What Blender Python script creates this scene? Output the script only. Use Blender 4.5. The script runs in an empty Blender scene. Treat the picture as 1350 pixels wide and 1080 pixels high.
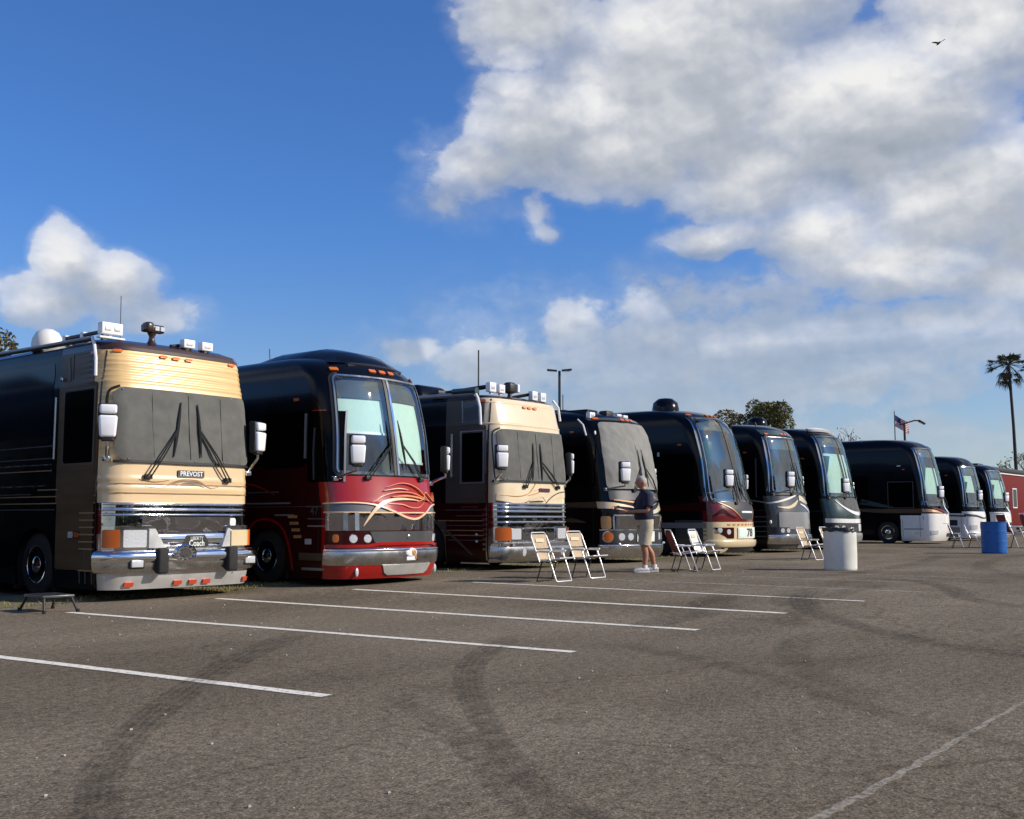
import bpy, bmesh, math, random
from mathutils import Vector, Matrix, Quaternion, noise as mnoise
random.seed(7)
C = bpy.context.scene.collection
SC = bpy.context.scene
PI = math.pi
R_ = math.radians

# ------------------------------------------------------------------ materials
def nodes_of(m):
    m.use_nodes = True
    nt = m.node_tree
    return nt, nt.nodes, nt.links, nt.nodes['Principled BSDF']

def mat(name, col, rough=.5, metal=0., coat=0., spec=.5, var=0., vscale=6., bump=0., bscale=40., stretch=None, alpha=1., rvar=0.):
    m = bpy.data.materials.new(name)
    nt, N, L, b = nodes_of(m)
    b.inputs['Base Color'].default_value = (*col, 1)
    b.inputs['Roughness'].default_value = rough
    b.inputs['Metallic'].default_value = metal
    b.inputs['Coat Weight'].default_value = coat
    b.inputs['Coat Roughness'].default_value = .04
    b.inputs['Specular IOR Level'].default_value = spec
    tc = N.new('ShaderNodeTexCoord')
    vec = tc.outputs['Object']
    if stretch:
        mp = N.new('ShaderNodeMapping'); mp.inputs['Scale'].default_value = stretch
        L.new(vec, mp.inputs['Vector']); vec = mp.outputs['Vector']
    if var or rvar:
        n = N.new('ShaderNodeTexNoise'); n.inputs['Scale'].default_value = vscale; n.inputs['Detail'].default_value = 6
        L.new(vec, n.inputs['Vector'])
        if var:
            mr = N.new('ShaderNodeMapRange'); mr.inputs['From Min'].default_value = .3; mr.inputs['From Max'].default_value = .7
            mr.inputs['To Min'].default_value = 1 - var; mr.inputs['To Max'].default_value = 1 + var
            L.new(n.outputs['Fac'], mr.inputs['Value'])
            mx = N.new('ShaderNodeVectorMath'); mx.operation = 'SCALE'
            mx.inputs[0].default_value = col
            L.new(mr.outputs['Result'], mx.inputs['Scale'])
            L.new(mx.outputs['Vector'], b.inputs['Base Color'])
        if rvar:
            mr2 = N.new('ShaderNodeMapRange'); mr2.inputs['From Min'].default_value = .3; mr2.inputs['From Max'].default_value = .7
            mr2.inputs['To Min'].default_value = max(.02, rough - rvar); mr2.inputs['To Max'].default_value = rough + rvar
            L.new(n.outputs['Fac'], mr2.inputs['Value']); L.new(mr2.outputs['Result'], b.inputs['Roughness'])
    if bump:
        n2 = N.new('ShaderNodeTexNoise'); n2.inputs['Scale'].default_value = bscale; n2.inputs['Detail'].default_value = 4
        L.new(vec, n2.inputs['Vector'])
        bp = N.new('ShaderNodeBump'); bp.inputs['Strength'].default_value = bump; bp.inputs['Distance'].default_value = .02
        L.new(n2.outputs['Fac'], bp.inputs['Height']); L.new(bp.outputs['Normal'], b.inputs['Normal'])
    return m

def glass(name, tint, ior=1.6, gloss=(1, 1, 1)):
    m = bpy.data.materials.new(name); m.use_nodes = True
    nt = m.node_tree; N = nt.nodes; L = nt.links
    N.remove(N['Principled BSDF'])
    tr = N.new('ShaderNodeBsdfTransparent'); tr.inputs['Color'].default_value = (*tint, 1)
    gl = N.new('ShaderNodeBsdfGlossy'); gl.inputs['Roughness'].default_value = .015; gl.inputs['Color'].default_value = (*gloss, 1)
    # thin pane: Schlick reflectance, the same from both sides
    lw = N.new('ShaderNodeLayerWeight'); lw.inputs['Blend'].default_value = .5
    pw = N.new('ShaderNodeMath'); pw.operation = 'POWER'; pw.inputs[1].default_value = 5.; L.new(lw.outputs['Facing'], pw.inputs[0])
    r0 = 2 * ((ior - 1) / (ior + 1)) ** 2
    ma = N.new('ShaderNodeMath'); ma.operation = 'MULTIPLY_ADD'; ma.inputs[1].default_value = 1 - r0; ma.inputs[2].default_value = r0; L.new(pw.outputs[0], ma.inputs[0])
    mx = N.new('ShaderNodeMixShader')
    L.new(ma.outputs[0], mx.inputs[0]); L.new(tr.outputs[0], mx.inputs[1]); L.new(gl.outputs[0], mx.inputs[2])
    L.new(mx.outputs[0], N['Material Output'].inputs['Surface'])
    return m

M = {}
M['chrome'] = mat('chrome', (.78, .78, .80), .10, 1, rvar=.05, vscale=3)
M['chrome_dark'] = mat('chrome_dark', (.42, .42, .45), .06, 1, rvar=.03, bump=.55, bscale=1.7)
M['stainless'] = mat('stainless', (.55, .55, .55), .26, 1, rvar=.08, vscale=5, bump=.06, bscale=3)
M['steel_satin'] = mat('steel_satin', (.62, .62, .61), .36, .55, rvar=.08, vscale=4, var=.08)
M['black_paint'] = mat('black_paint', (.0035, .0036, .005), .20, 0, coat=.12, spec=.2, rvar=.04, vscale=2)
M['black_trim'] = mat('black_trim', (.012, .012, .012), .5)
M['rubber'] = mat('rubber', (.016, .016, .016), .8, var=.3, vscale=20)
M['under'] = mat('underbody', (.012, .011, .010), .9)
M['tan'] = mat('tan_paint', (.74, .545, .315), .28, .05, coat=.5, var=.05, vscale=2, stretch=(.6, .6, 4))
M['tan_grain'] = mat('tan_gold_paint', (.70, .475, .205), .34, .05, coat=.35, var=.26, vscale=3, stretch=(.22, .22, 9))
M['tan_b'] = mat('champagne_paint', (.78, .64, .43), .24, .05, coat=.8, var=.05, vscale=2)
M['bronze'] = mat('bronze_paint', (.105, .074, .045), .3, .1, coat=.05, spec=.15, var=.2, vscale=2, stretch=(.5, .5, 3))  # tan with the shade of the coach sides put into the colour
M['bronze_grey'] = mat('grey_bronze_paint', (.11, .095, .08), .32, .1, coat=.05, spec=.15, var=.1, vscale=2)
M['dark_brown'] = mat('dark_brown_paint', (.045, .022, .016), .3, .1, coat=.5, var=.2)
M['maroon'] = mat('maroon_paint', (.33, .008, .007), .20, .0, coat=.5, var=.05, vscale=2)
M['maroon_mid'] = mat('wine_paint', (.13, .006, .008), .22, .0, coat=.4, var=.05, vscale=2)
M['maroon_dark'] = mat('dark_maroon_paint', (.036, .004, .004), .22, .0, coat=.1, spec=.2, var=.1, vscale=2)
M['cream'] = mat('cream_paint', (.70, .57, .35), .25, .05, coat=.8, var=.04)
M['white_paint'] = mat('white_paint', (.82, .81, .79), .25, 0, coat=.8, var=.03)
M['silver_grey'] = mat('silver_grey_paint', (.30, .30, .30), .3, .3, coat=.3, var=.08, vscale=2)
M['dark_grey'] = mat('charcoal_paint', (.085, .085, .085), .3, .3, coat=.3, var=.12, vscale=2)
M['teal_grey'] = mat('dark_teal_paint', (.05, .08, .075), .25, .2, coat=.4, var=.08)
M['orange_gold'] = mat('gold_stripe_paint', (.52, .27, .10), .3, .1, coat=.8, var=.15, vscale=5)
M['orange_line'] = mat('orange_line_paint', (.72, .26, .10), .3, 0, coat=.8, var=.15, vscale=6)
M['pale_line'] = mat('cream_line_paint', (.80, .56, .34), .3, 0, coat=.8, var=.1, vscale=6)
M['tan_line'] = mat('brown_line_paint', (.40, .25, .13), .3, .1, coat=.8, var=.15, vscale=4)
M['grey_line'] = mat('grey_line_paint', (.09, .09, .10), .3, .1, coat=.8)
M['purple'] = mat('plum_badge', (.09, .035, .06), .3, .2)
M['cover_dark'] = mat('cover_mesh_dark', (.118, .118, .109), .9, var=.16, vscale=5, bump=.5, bscale=4)
M['cover_light'] = mat('cover_mesh_grey', (.225, .225, .213), .9, var=.10, vscale=4, bump=.8, bscale=3.5)
M['amber'] = mat('amber_lens', (.75, .17, .015), .25, coat=.6, bump=.3, bscale=80)
M['amber_dark'] = mat('amber_block_lens', (.40, .085, .005), .2, coat=.8, bump=.3, bscale=60)
M['red_lens'] = mat('red_lens', (.55, .07, .03), .25, coat=.6)
M['lamp_clear'] = mat('clear_lamp', (.72, .74, .76), .12, .35, coat=1, bump=.3, bscale=30)
M['white_plastic'] = mat('white_plastic', (.80, .81, .84), .3, coat=.4, var=.03)
M['mirror_white'] = mat('mirror_shell', (.90, .91, .94), .16, .0, coat=1)
M['dome_white'] = mat('dome_white', (.78, .76, .72), .45)
M['side_glass'] = mat('tinted_side_glass', (.002, .002, .0025), .05, 0, spec=.10)
M['side_glass_blue'] = mat('tinted_upper_glass', (.004, .006, .012), .10, 0, spec=.28)
M['glass'] = glass('windshield_glass', (.84, .93, .90), 1.75)
M['glass_mirror'] = glass('coated_windshield_glass', (.80, .92, .88), 2.15, (1., .92, .78))
M['glass_teal'] = glass('quarter_glass', (.45, .68, .64), 1.8)
M['shade'] = mat('mint_sunshade', (.66, .82, .74), .7, var=.03)
M['interior'] = mat('cabin_interior', (.26, .29, .29), .8, var=.2, vscale=3)
M['interior_dark'] = mat('cabin_dark', (.075, .080, .082), .8, var=.2, vscale=3)
M['dash'] = mat('dashboard_vinyl', (.24, .235, .20), .7, var=.35, vscale=4)
M['yellow'] = mat('yellow_panel', (.75, .62, .12), .5)
M['plate_white'] = mat('plate_white', (.70, .74, .70), .5)
M['ink'] = mat('dark_ink', (.02, .02, .025), .5)
M['alu'] = mat('aluminium_tube', (.80, .80, .80), .35, .6)
M['webbing'] = mat('tan_webbing', (.46, .36, .24), .85, var=.12, vscale=20)
M['webbing_light'] = mat('webbing_panel', (.66, .54, .38), .85, var=.08, vscale=20)
M['white_fabric'] = mat('white_fabric', (.72, .70, .66), .85, var=.06)
M['red_fabric'] = mat('red_fabric', (.15, .018, .018), .85, var=.15)
M['barrel_white'] = mat('white_barrel_paint', (.68, .68, .62), .5, var=.16, vscale=2.2, bump=.1, bscale=5)
M['barrel_blue'] = mat('blue_barrel_plastic', (.010, .115, .40), .4, var=.1, vscale=5)
M['bag_black'] = mat('black_bin_liner', (.010, .009, .011), .3, bump=1, bscale=15)
M['skin'] = mat('skin', (.40, .185, .115), .5, var=.08, vscale=10)
M['navy'] = mat('navy_cloth', (.012, .014, .035), .85, var=.15, vscale=20, bump=1., bscale=9)
M['khaki'] = mat('khaki_cloth', (.43, .37, .28), .9, var=.10, vscale=14, bump=.4, bscale=14)
M['hair'] = mat('grey_hair', (.40, .37, .34), .8, var=.15, vscale=40)
M['shoe'] = mat('shoe', (.50, .50, .50), .7, var=.15, vscale=20)
M['sock'] = mat('sock', (.75, .74, .72), .9)
M['eye'] = mat('eye', (.02, .015, .012), .3)
M['lip'] = mat('lip', (.30, .10, .08), .5)
M['pole'] = mat('pole_bronze', (.035, .034, .036), .5, .3)
M['red_trailer'] = mat('red_trailer_paint', (.14, .007, .005), .6, coat=0, spec=.15, var=.08)
M['dark_roof'] = mat('dark_roof', (.025, .02, .022), .5)
M['flag_red'] = mat('flag_red', (.45, .03, .04), .8)
M['flag_white'] = mat('flag_white', (.72, .70, .70), .8)
M['flag_blue'] = mat('flag_blue', (.02, .03, .12), .8)
M['bird'] = mat('dark_feathers', (.03, .028, .03), .8)
M['bark'] = mat('bark', (.13, .10, .075), .9, var=.25, vscale=8, bump=.6, bscale=15)
M['bark_dark'] = mat('palm_bark', (.05, .042, .036), .9, var=.25, vscale=8)
M['bark_pale'] = mat('pale_bark', (.20, .18, .16), .9, var=.2, vscale=8)
def leafmat(name, c1, c2):
    m = bpy.data.materials.new(name)
    nt, N, L, b = nodes_of(m)
    g = N.new('ShaderNodeNewGeometry')
    ra = N.new('ShaderNodeValToRGB')
    ra.color_ramp.elements[0].color = (*c1, 1); ra.color_ramp.elements[1].color = (*c2, 1)
    L.new(g.outputs['Random Per Island'], ra.inputs['Fac'])
    L.new(ra.outputs['Color'], b.inputs['Base Color'])
    b.inputs['Roughness'].default_value = .65
    return m
M['leaf'] = leafmat('oak_leaf', (.05, .055, .014), (.19, .175, .05))
M['leaf_olive'] = leafmat('olive_leaf', (.07, .065, .02), (.22, .185, .07))
M['leaf_palm'] = leafmat('palm_frond', (.030, .035, .014), (.10, .10, .035))
M['leaf_dead'] = leafmat('dry_frond', (.07, .045, .03), (.13, .085, .05))
M['grass'] = leafmat('dry_grass', (.13, .115, .035), (.30, .25, .09))

# ------------------------------------------------------------------ mesh helper
class MB:
    def __init__(s): s.v = []; s.f = []; s.mi = []
    def add(s, vs, fs, mi=0):
        o = len(s.v); s.v += [tuple(v) for v in vs]
        for f in fs: s.f.append(tuple(i + o for i in f)); s.mi.append(mi)
    def box(s, c, d, mi=0, bev=0., rot=None, taper=1.):
        x, y, z = d[0] / 2, d[1] / 2, d[2] / 2
        bm = bmesh.new()
        vs = [bm.verts.new((sx * x * (taper if sz < 0 else 1), sy * y * (taper if sz < 0 else 1), sz * z)) for sz in (-1, 1) for sy in (-1, 1) for sx in (-1, 1)]
        for f in ((0, 2, 3, 1), (4, 5, 7, 6), (0, 1, 5, 4), (1, 3, 7, 5), (3, 2, 6, 7), (2, 0, 4, 6)): bm.faces.new([vs[i] for i in f])
        if bev: bmesh.ops.bevel(bm, geom=bm.edges[:], offset=bev, segments=3, profile=.5, affect='EDGES')
        bm.verts.index_update()
        out = []
        for v in bm.verts:
            p = v.co.copy()
            if rot is not None: p = rot @ p
            out.append(p + Vector(c))
        s.add(out, [[v.index for v in f.verts] for f in bm.faces], mi)
        bm.free()
    def tube(s, pts, r, n=8, mi=0, closed=False, caps=True):
        P = [Vector(p) for p in pts]; k = len(P)
        rs = r if isinstance(r, (list, tuple)) else [r] * k
        vs = []; up = None
        for i in range(k):
            if closed: t = P[(i + 1) % k] - P[i - 1]
            else: t = P[min(i + 1, k - 1)] - P[max(i - 1, 0)]
            if t.length < 1e-9: t = Vector((0, 0, 1))
            t.normalize()
            if up is None:
                up = Vector((0, 0, 1)) if abs(t.z) < .9 else Vector((1, 0, 0))
            a = t.cross(up)
            if a.length < 1e-6: a = t.orthogonal()
            a.normalize(); b = a.cross(t); up = b
            for j in range(n):
                w = 2 * PI * j / n
                vs.append(P[i] + a * (rs[i] * math.cos(w)) + b * (rs[i] * math.sin(w)))
        fs = []
        for i in range(k if closed else k - 1):
            i2 = (i + 1) % k
            for j in range(n):
                j2 = (j + 1) % n
                fs.append((i * n + j, i * n + j2, i2 * n + j2, i2 * n + j))
        if caps and not closed:
            fs.append(tuple(range(n))); fs.append(tuple((k - 1) * n + j for j in reversed(range(n))))
        s.add(vs, fs, mi)
    def lathe(s, prof, n=24, mi=0, axis='z', c=(0, 0, 0), sx=1., sy=1.):
        vs = []; c = Vector(c)
        for (r, h) in prof:
            for j in range(n):
                w = 2 * PI * j / n
                q = Vector((r * math.cos(w) * sx, r * math.sin(w) * sy, h))
                if axis == 'x': q = Vector((q.z, q.x, q.y))
                if axis == 'y': q = Vector((q.x, q.z, q.y))
                vs.append(q + c)
        fs = []
        for i in range(len(prof) - 1):
            for j in range(n):
                j2 = (j + 1) % n
                fs.append((i * n + j, i * n + j2, (i + 1) * n + j2, (i + 1) * n + j))
        if prof[0][0] > 1e-6: fs.append(tuple(reversed(range(n))))
        if prof[-1][0] > 1e-6: fs.append(tuple((len(prof) - 1) * n + j for j in range(n)))
        s.add(vs, fs, mi)
    def ell(s, c, r, n=16, m=10, mi=0):
        prof = [(max(1e-7, math.sin(PI * i / m)), -math.cos(PI * i / m)) for i in range(m + 1)]
        vs = []
        for (a, h) in prof:
            for j in range(n):
                w = 2 * PI * j / n
                vs.append(Vector((c[0] + r[0] * a * math.cos(w), c[1] + r[1] * a * math.sin(w), c[2] + r[2] * h)))
        fs = []
        for i in range(m):
            for j in range(n):
                j2 = (j + 1) % n
                fs.append((i * n + j, i * n + j2, (i + 1) * n + j2, (i + 1) * n + j))
        s.add(vs, fs, mi)
    def build(s, name, mats, parent=None, smooth=False, angle=None):
        me = bpy.data.meshes.new(name)
        me.from_pydata(s.v, [], s.f)
        if not isinstance(mats, (list, tuple)): mats = [mats]
        for m in mats: me.materials.append(M[m] if isinstance(m, str) else m)
        for i, p in enumerate(me.polygons): p.material_index = s.mi[i]
        bm = bmesh.new(); bm.from_mesh(me)
        bmesh.ops.remove_doubles(bm, verts=bm.verts[:], dist=1e-5)
        bmesh.ops.recalc_face_normals(bm, faces=bm.faces[:])
        bm.to_mesh(me); bm.free()
        if smooth:
            me.shade_smooth()
            if angle is not None: me.set_sharp_from_angle(angle=R_(angle))
        o = bpy.data.objects.new(name, me); C.objects.link(o)
        if parent is not None: o.parent = parent
        return o

def tag(o, label=None, cat=None, group=None, kind=None):
    if label: o['label'] = label
    if cat: o['category'] = cat
    if group: o['group'] = group
    if kind: o['kind'] = kind
    return o
def empty(name, loc, rz=0., label=None, cat=None, group=None):
    o = bpy.data.objects.new(name, None); C.objects.link(o)
    o.empty_display_size = .3
    o.location = loc; o.rotation_euler = (0, 0, rz)
    return tag(o, label, cat, group)
def copy_tree(o, parent=None):
    c = o.copy(); C.objects.link(c)
    if parent is not None: c.parent = parent
    for ch in list(o.children): copy_tree(ch, c)
    return c

_fonts = {}
def text_geo(s, size, bold=0.):
    cu = bpy.data.curves.new('letters', 'FONT'); cu.body = s; cu.size = size
    cu.align_x = 'CENTER'; cu.align_y = 'CENTER'; cu.extrude = .002; cu.offset = bold; cu.resolution_u = 3
    ob = bpy.data.objects.new('letters', cu); C.objects.link(ob)
    dg = bpy.context.evaluated_depsgraph_get()
    me = bpy.data.meshes.new_from_object(ob.evaluated_get(dg))
    vs = [v.co.copy() for v in me.vertices]; fs = [tuple(p.vertices) for p in me.polygons]
    bpy.data.objects.remove(ob); bpy.data.curves.remove(cu); bpy.data.meshes.remove(me)
    return vs, fs

# ------------------------------------------------------------------ coach shell
def pchip(xs, ys):
    n = len(xs); h = [xs[i + 1] - xs[i] for i in range(n - 1)]; d = [(ys[i + 1] - ys[i]) / h[i] for i in range(n - 1)]
    m = [d[0]] + [0.] * (n - 2) + [d[-1]]
    for i in range(1, n - 1):
        if d[i - 1] * d[i] > 0:
            w1 = 2 * h[i] + h[i - 1]; w2 = h[i] + 2 * h[i - 1]
            m[i] = (w1 + w2) / (w1 / d[i - 1] + w2 / d[i])
    def f(x):
        x = min(max(x, xs[0]), xs[-1])
        i = 0
        while i < n - 2 and x > xs[i + 1]: i += 1
        t = (x - xs[i]) / h[i]
        return ((2 * t ** 3 - 3 * t * t + 1) * ys[i] + (t ** 3 - 2 * t * t + t) * h[i] * m[i]
                + (-2 * t ** 3 + 3 * t * t) * ys[i + 1] + (t ** 3 - t * t) * h[i] * m[i + 1])
    return f

class Shell:
    def __init__(s, rows, length=13.6, rib=None, usc=1.):
        s.usc = usc
        t = [r[0] for r in rows]
        s.t0, s.t1 = t[0], t[-1]
        s.fz, s.fy, s.fh, s.fr, s.fb = [pchip(t, [r[k] for r in rows]) for k in range(1, 6)]
        s.L = length; s.rib = rib
    def par(s, t): return s.fz(t), s.fy(t), s.fh(t), s.fr(t), s.fb(t)
    def plan(s, u, t):
        z, y, hw, rc, bow = s.par(t)
        sg = -1 if u < 0 else 1; a = abs(u)
        xf = hw - rc
        ph0 = math.atan2(2 * bow, xf)
        r = rc / (1 - math.sin(ph0)); cx = xf - r * math.sin(ph0); cy = y + bow + r * math.cos(ph0)
        arc = r * (PI / 2 - ph0)
        if a <= xf:
            x = a; yy = y + bow * (a / xf) ** 2
        elif a <= xf + arc:
            ph = ph0 + (a - xf) / r
            x = cx + r * math.sin(ph); yy = cy - r * math.cos(ph)
        else:
            x = hw; yy = cy + (a - xf - arc)
        return Vector((sg * x, yy, z))
    def uside(s, t):
        z, y, hw, rc, bow = s.par(t); xf = hw - rc; ph0 = math.atan2(2 * bow, xf)
        return xf + rc / (1 - math.sin(ph0)) * (PI / 2 - ph0)
    def yside(s, t): return s.plan(s.uside(t) + 1e-6, t).y
    def usy(s, y, t): return s.uside(t) + (y - s.yside(t))     # u of a point of the side at depth y
    def nrm(s, u, t):
        e = .004
        ta, tb = max(t - e, s.t0), min(t + e, s.t1)
        a = s.plan(u + e, t) - s.plan(u - e, t); b = s.plan(u, tb) - s.plan(u, ta)
        n = a.cross(b)
        return n.normalized() if n.length > 1e-12 else Vector((0, -1, 0))
    def pt(s, u, t, o=0.):
        p = s.plan(u, t)
        if s.rib and abs(u) < s.uside(t) + .02: o = o + s.rib(t)
        return p + s.nrm(u, t) * o if o else p
    def patch(s, mb, rows, off, nu=10, mi=0, back=-.006, side=None, bulge=0., wav=None):
        """rows: (t, a, b) with a, b = metres round the nose, or depths y when side is -1 / 1"""
        g = []
        for (t, a, b) in rows:
            if side is not None: a, b = side * s.usy(a, t), side * s.usy(b, t)
            else: a, b = a * s.usc, b * s.usc
            g.append([(a + (b - a) * k / nu, t) for k in range(nu + 1)])
        nr = len(g); ta, tb = rows[0][0], rows[-1][0]
        def oo(u, t):
            o = off
            if bulge: f = (t - ta) / (tb - ta); o += bulge * math.sqrt(max(0, 1 - (2 * f - 1) ** 2))
            if wav: o += wav(u, t)
            return o
        F = [s.pt(u, t, oo(u, t)) for r in g for (u, t) in r]
        fs = [(i * (nu + 1) + k, i * (nu + 1) + k + 1, (i + 1) * (nu + 1) + k + 1, (i + 1) * (nu + 1) + k) for i in range(nr - 1) for k in range(nu)]
        if back is not None:
            B = [s.pt(u, t, back) for r in g for (u, t) in r]; o = len(F)
            loop = [k for k in range(nu + 1)] + [i * (nu + 1) + nu for i in range(1, nr)] + [(nr - 1) * (nu + 1) + k for k in range(nu - 1, -1, -1)] + [i * (nu + 1) for i in range(nr - 2, 0, -1)]
            for q in range(len(loop)):
                a, b = loop[q], loop[(q + 1) % len(loop)]
                fs.append((a, b, b + o, a + o))
            F = F + B
        mb.add(F, fs, mi)
    def ribbon(s, mb, pts, w, off, mi=0, smooth=True, closed=False, seg=6, back=-.003, side=None):
        P = [Vector((p[0], p[1])) for p in pts]
        W = list(w) if isinstance(w, (list, tuple)) else [w] * len(P)
        if smooth and len(P) > 2:
            Q = []; WW = []; n = len(P)
            for i in range(n if closed else n - 1):
                g = (lambda k: P[k % n]) if closed else (lambda k: P[min(max(k, 0), n - 1)])
                p0, p1, p2, p3 = g(i - 1), g(i), g(i + 1), g(i + 2)
                for k in range(seg):
                    x = k / seg
                    Q.append(.5 * (2 * p1 + (p2 - p0) * x + (2 * p0 - 5 * p1 + 4 * p2 - p3) * x * x + (3 * p1 - p0 - 3 * p2 + p3) * x ** 3))
                    WW.append(W[i] * (1 - x) + W[(i + 1) % n] * x)
            if not closed: Q.append(P[-1]); WW.append(W[-1])
            P, W = Q, WW
        elif not closed:
            Q = []; WW = []
            for i in range(len(P) - 1):
                k_ = max(1, int((P[i + 1] - P[i]).length / .12))
                for k in range(k_):
                    Q.append(P[i].lerp(P[i + 1], k / k_)); WW.append(W[i] + (W[i + 1] - W[i]) * k / k_)
            Q.append(P[-1]); WW.append(W[-1]); P, W = Q, WW
        n = len(P); F = []; B = []
        def at(q, o):
            if side is not None: return s.pt(side * s.usy(q.x, q.y), q.y, o)
            return s.pt(q.x * s.usc, q.y, o)
        for i in range(n):
            if closed: d = P[(i + 1) % n] - P[i - 1]
            else: d = P[min(i + 1, n - 1)] - P[max(i - 1, 0)]
            d = d.normalized() if d.length > 1e-9 else Vector((1, 0)); nn = Vector((-d.y, d.x)) * W[i] / 2
            for q in (P[i] - nn, P[i] + nn):
                F.append(at(q, off)); B.append(at(q, back))
        fs = []; o = 2 * n
        for i in range(n if closed else n - 1):
            a, b, c, d_ = 2 * i, 2 * i + 1, 2 * ((i + 1) % n) + 1, 2 * ((i + 1) % n)
            fs += [(a, b, c, d_), (a, d_, d_ + o, a + o), (b, b + o, c + o, c)]
        mb.add(F + B, fs, mi)

def rr(a, b, t0, t1, r, n=6, m=6):
    """rows of a rounded rectangle"""
    if r < 1e-4: return [(t0 + (t1 - t0) * i / m, a, b) for i in range(m + 1)]
    rows = []
    for i in range(n + 1):
        w = PI / 2 * i / n; ins = r * (1 - math.sin(w)); rows.append((t0 + r * (1 - math.cos(w)), a + ins, b - ins))
    for i in range(1, m): rows.append((t0 + r + (t1 - t0 - 2 * r) * i / m, a, b))
    for i in range(n + 1):
        w = PI / 2 * i / n; ins = r * (1 - math.cos(w)); rows.append((t1 - r + r * math.sin(w), a + ins, b - ins))
    return rows

WHEELS = (2.05, 8.6, 9.95)
def coach_body(sh, parent, mats, matfn, w=None, hole=None, extra_t=(), zdense=.07, name='body'):
    """body mesh: nose, sides, roof and tail; w(t) half width of the windshield hole, hole=(t0,t1)"""
    ts = set()
    t = sh.t0
    while t < sh.t1: ts.add(round(t, 4)); t += zdense
    ts.add(sh.t1)
    for e in extra_t: ts.add(round(e, 4))
    ts = sorted(ts)
    keep = [ts[0]]
    ex = set(round(e, 4) for e in extra_t)
    for q in ts[1:]:
        if q - keep[-1] < .012 and q not in ex: continue
        if q - keep[-1] < .004: continue
        keep.append(q)
    ts = keep
    wf = w or (lambda t: 1.0)
    nf = 14
    cols = [('f', -1 + 2 * k / nf) for k in range(nf + 1)]
    right = [('c', (j + 1) / 9) for j in range(9)]
    ys = [.75, 1.1]
    for yw in WHEELS: ys += [yw - .56, yw, yw + .56]
    ys += [3.6, 5, 6.5, 7.6, 11.5, 12.6, sh.L - .25]
    ys = sorted(ys)
    right += [('y', y) for y in ys]
    right += [('b', 0)]
    def uval(c, t, sg):
        W_ = wf(t)
        if c[0] == 'f': return c[1] * W_
        us = sh.uside(t)
        if c[0] == 'c': return sg * (W_ + (us - W_) * c[1])
        if c[0] == 'y': return sg * (us + max(.002 + .0005 * c[1], c[1] - sh.yside(t)))
        return sg * (us + sh.L - sh.yside(t))
    allc = [(c, -1) for c in reversed(right)] + [(c, 1 if c[1] >= 0 else -1) for c in cols] + [(c, 1) for c in right]
    mb = MB(); nc = len(allc)
    V = [sh.pt(uval(c, t, sg), t) for t in ts for (c, sg) in allc]
    # chamfer the tail corners
    for i in range(len(ts)):
        for k in (0, nc - 1): V[i * nc + k].x *= .88
    fs = []; mi = []
    for i in range(len(ts) - 1):
        tm = (ts[i] + ts[i + 1]) / 2
        for k in range(nc - 1):
            (c0, s0), (c1, s1) = allc[k], allc[k + 1]
            if hole and c0[0] == 'f' and c1[0] == 'f' and hole[0] < tm < hole[1]: continue
            u = (uval(c0, tm, s0) + uval(c1, tm, s1)) / 2
            ym = sh.plan(u, tm).y
            side = abs(u) > sh.uside(tm)
            if side and tm < .97 and any(abs(ym - yw) < .55 for yw in WHEELS): continue
            fs.append((i * nc + k, i * nc + k + 1, (i + 1) * nc + k + 1, (i + 1) * nc + k))
            mi.append(matfn(tm, u, ym, side))
    o = len(mb.v); mb.v += [tuple(v) for v in V]
    for f, m_ in zip(fs, mi): mb.f.append(f); mb.mi.append(m_)
    n_t = len(ts)
    top = [(n_t - 1) * nc + k for k in range(nc)]; bot = [k for k in range(nc)]
    mb.f.append(tuple(top)); mb.mi.append(matfn(sh.t1, 0, 5, False))
    mb.f.append(tuple(reversed(bot))); mb.mi.append(len(mats) - 1)
    for i in range(n_t - 1):   # tail
        mb.f.append((i * nc, (i + 1) * nc, (i + 1) * nc + nc - 1, i * nc + nc - 1)); mb.mi.append(matfn((ts[i] + ts[i + 1]) / 2, 3, 13, True))
    ob = mb.build(name, mats, parent, True, 32)
    # wheel wells
    for yw in WHEELS:
        for sg in (-1, 1):
            wm = MB()
            x0, x1 = sg * (sh.fh(.6) - .005), sg * .75
            y0, y1 = yw - .56, yw + .56; z0, z1 = .1, .985
            vs = [(x0, y0, z0), (x0, y0, z1), (x0, y1, z1), (x0, y1, z0), (x1, y0, z0), (x1, y0, z1), (x1, y1, z1), (x1, y1, z0)]
            wm.add(vs, [(0, 1, 5, 4), (1, 2, 6, 5), (2, 3, 7, 6), (4, 5, 6, 7)])
            wm.build('wheel_well', 'under', parent)
    return ob

def arch(sh, mb, yw, sg, r=.545, mi=0, off=.004):
    n = 10
    ta = .16; zc = .47
    top = .985
    for s_ in (-1, 1):
        rows = []
        for i in range(n + 1):
            t = ta + (zc + r - ta) * i / n if i < n else zc + r
            d = math.sqrt(max(0, r * r - (t - zc) ** 2)) if t > zc else r
            d = min(d, .56)
            a, b = (yw - .575, yw - d) if s_ < 0 else (yw + d, yw + .575)
            rows.append((t, a, b))
        sh.patch(mb, rows, off, 3, mi, -.03, side=sg)

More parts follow.
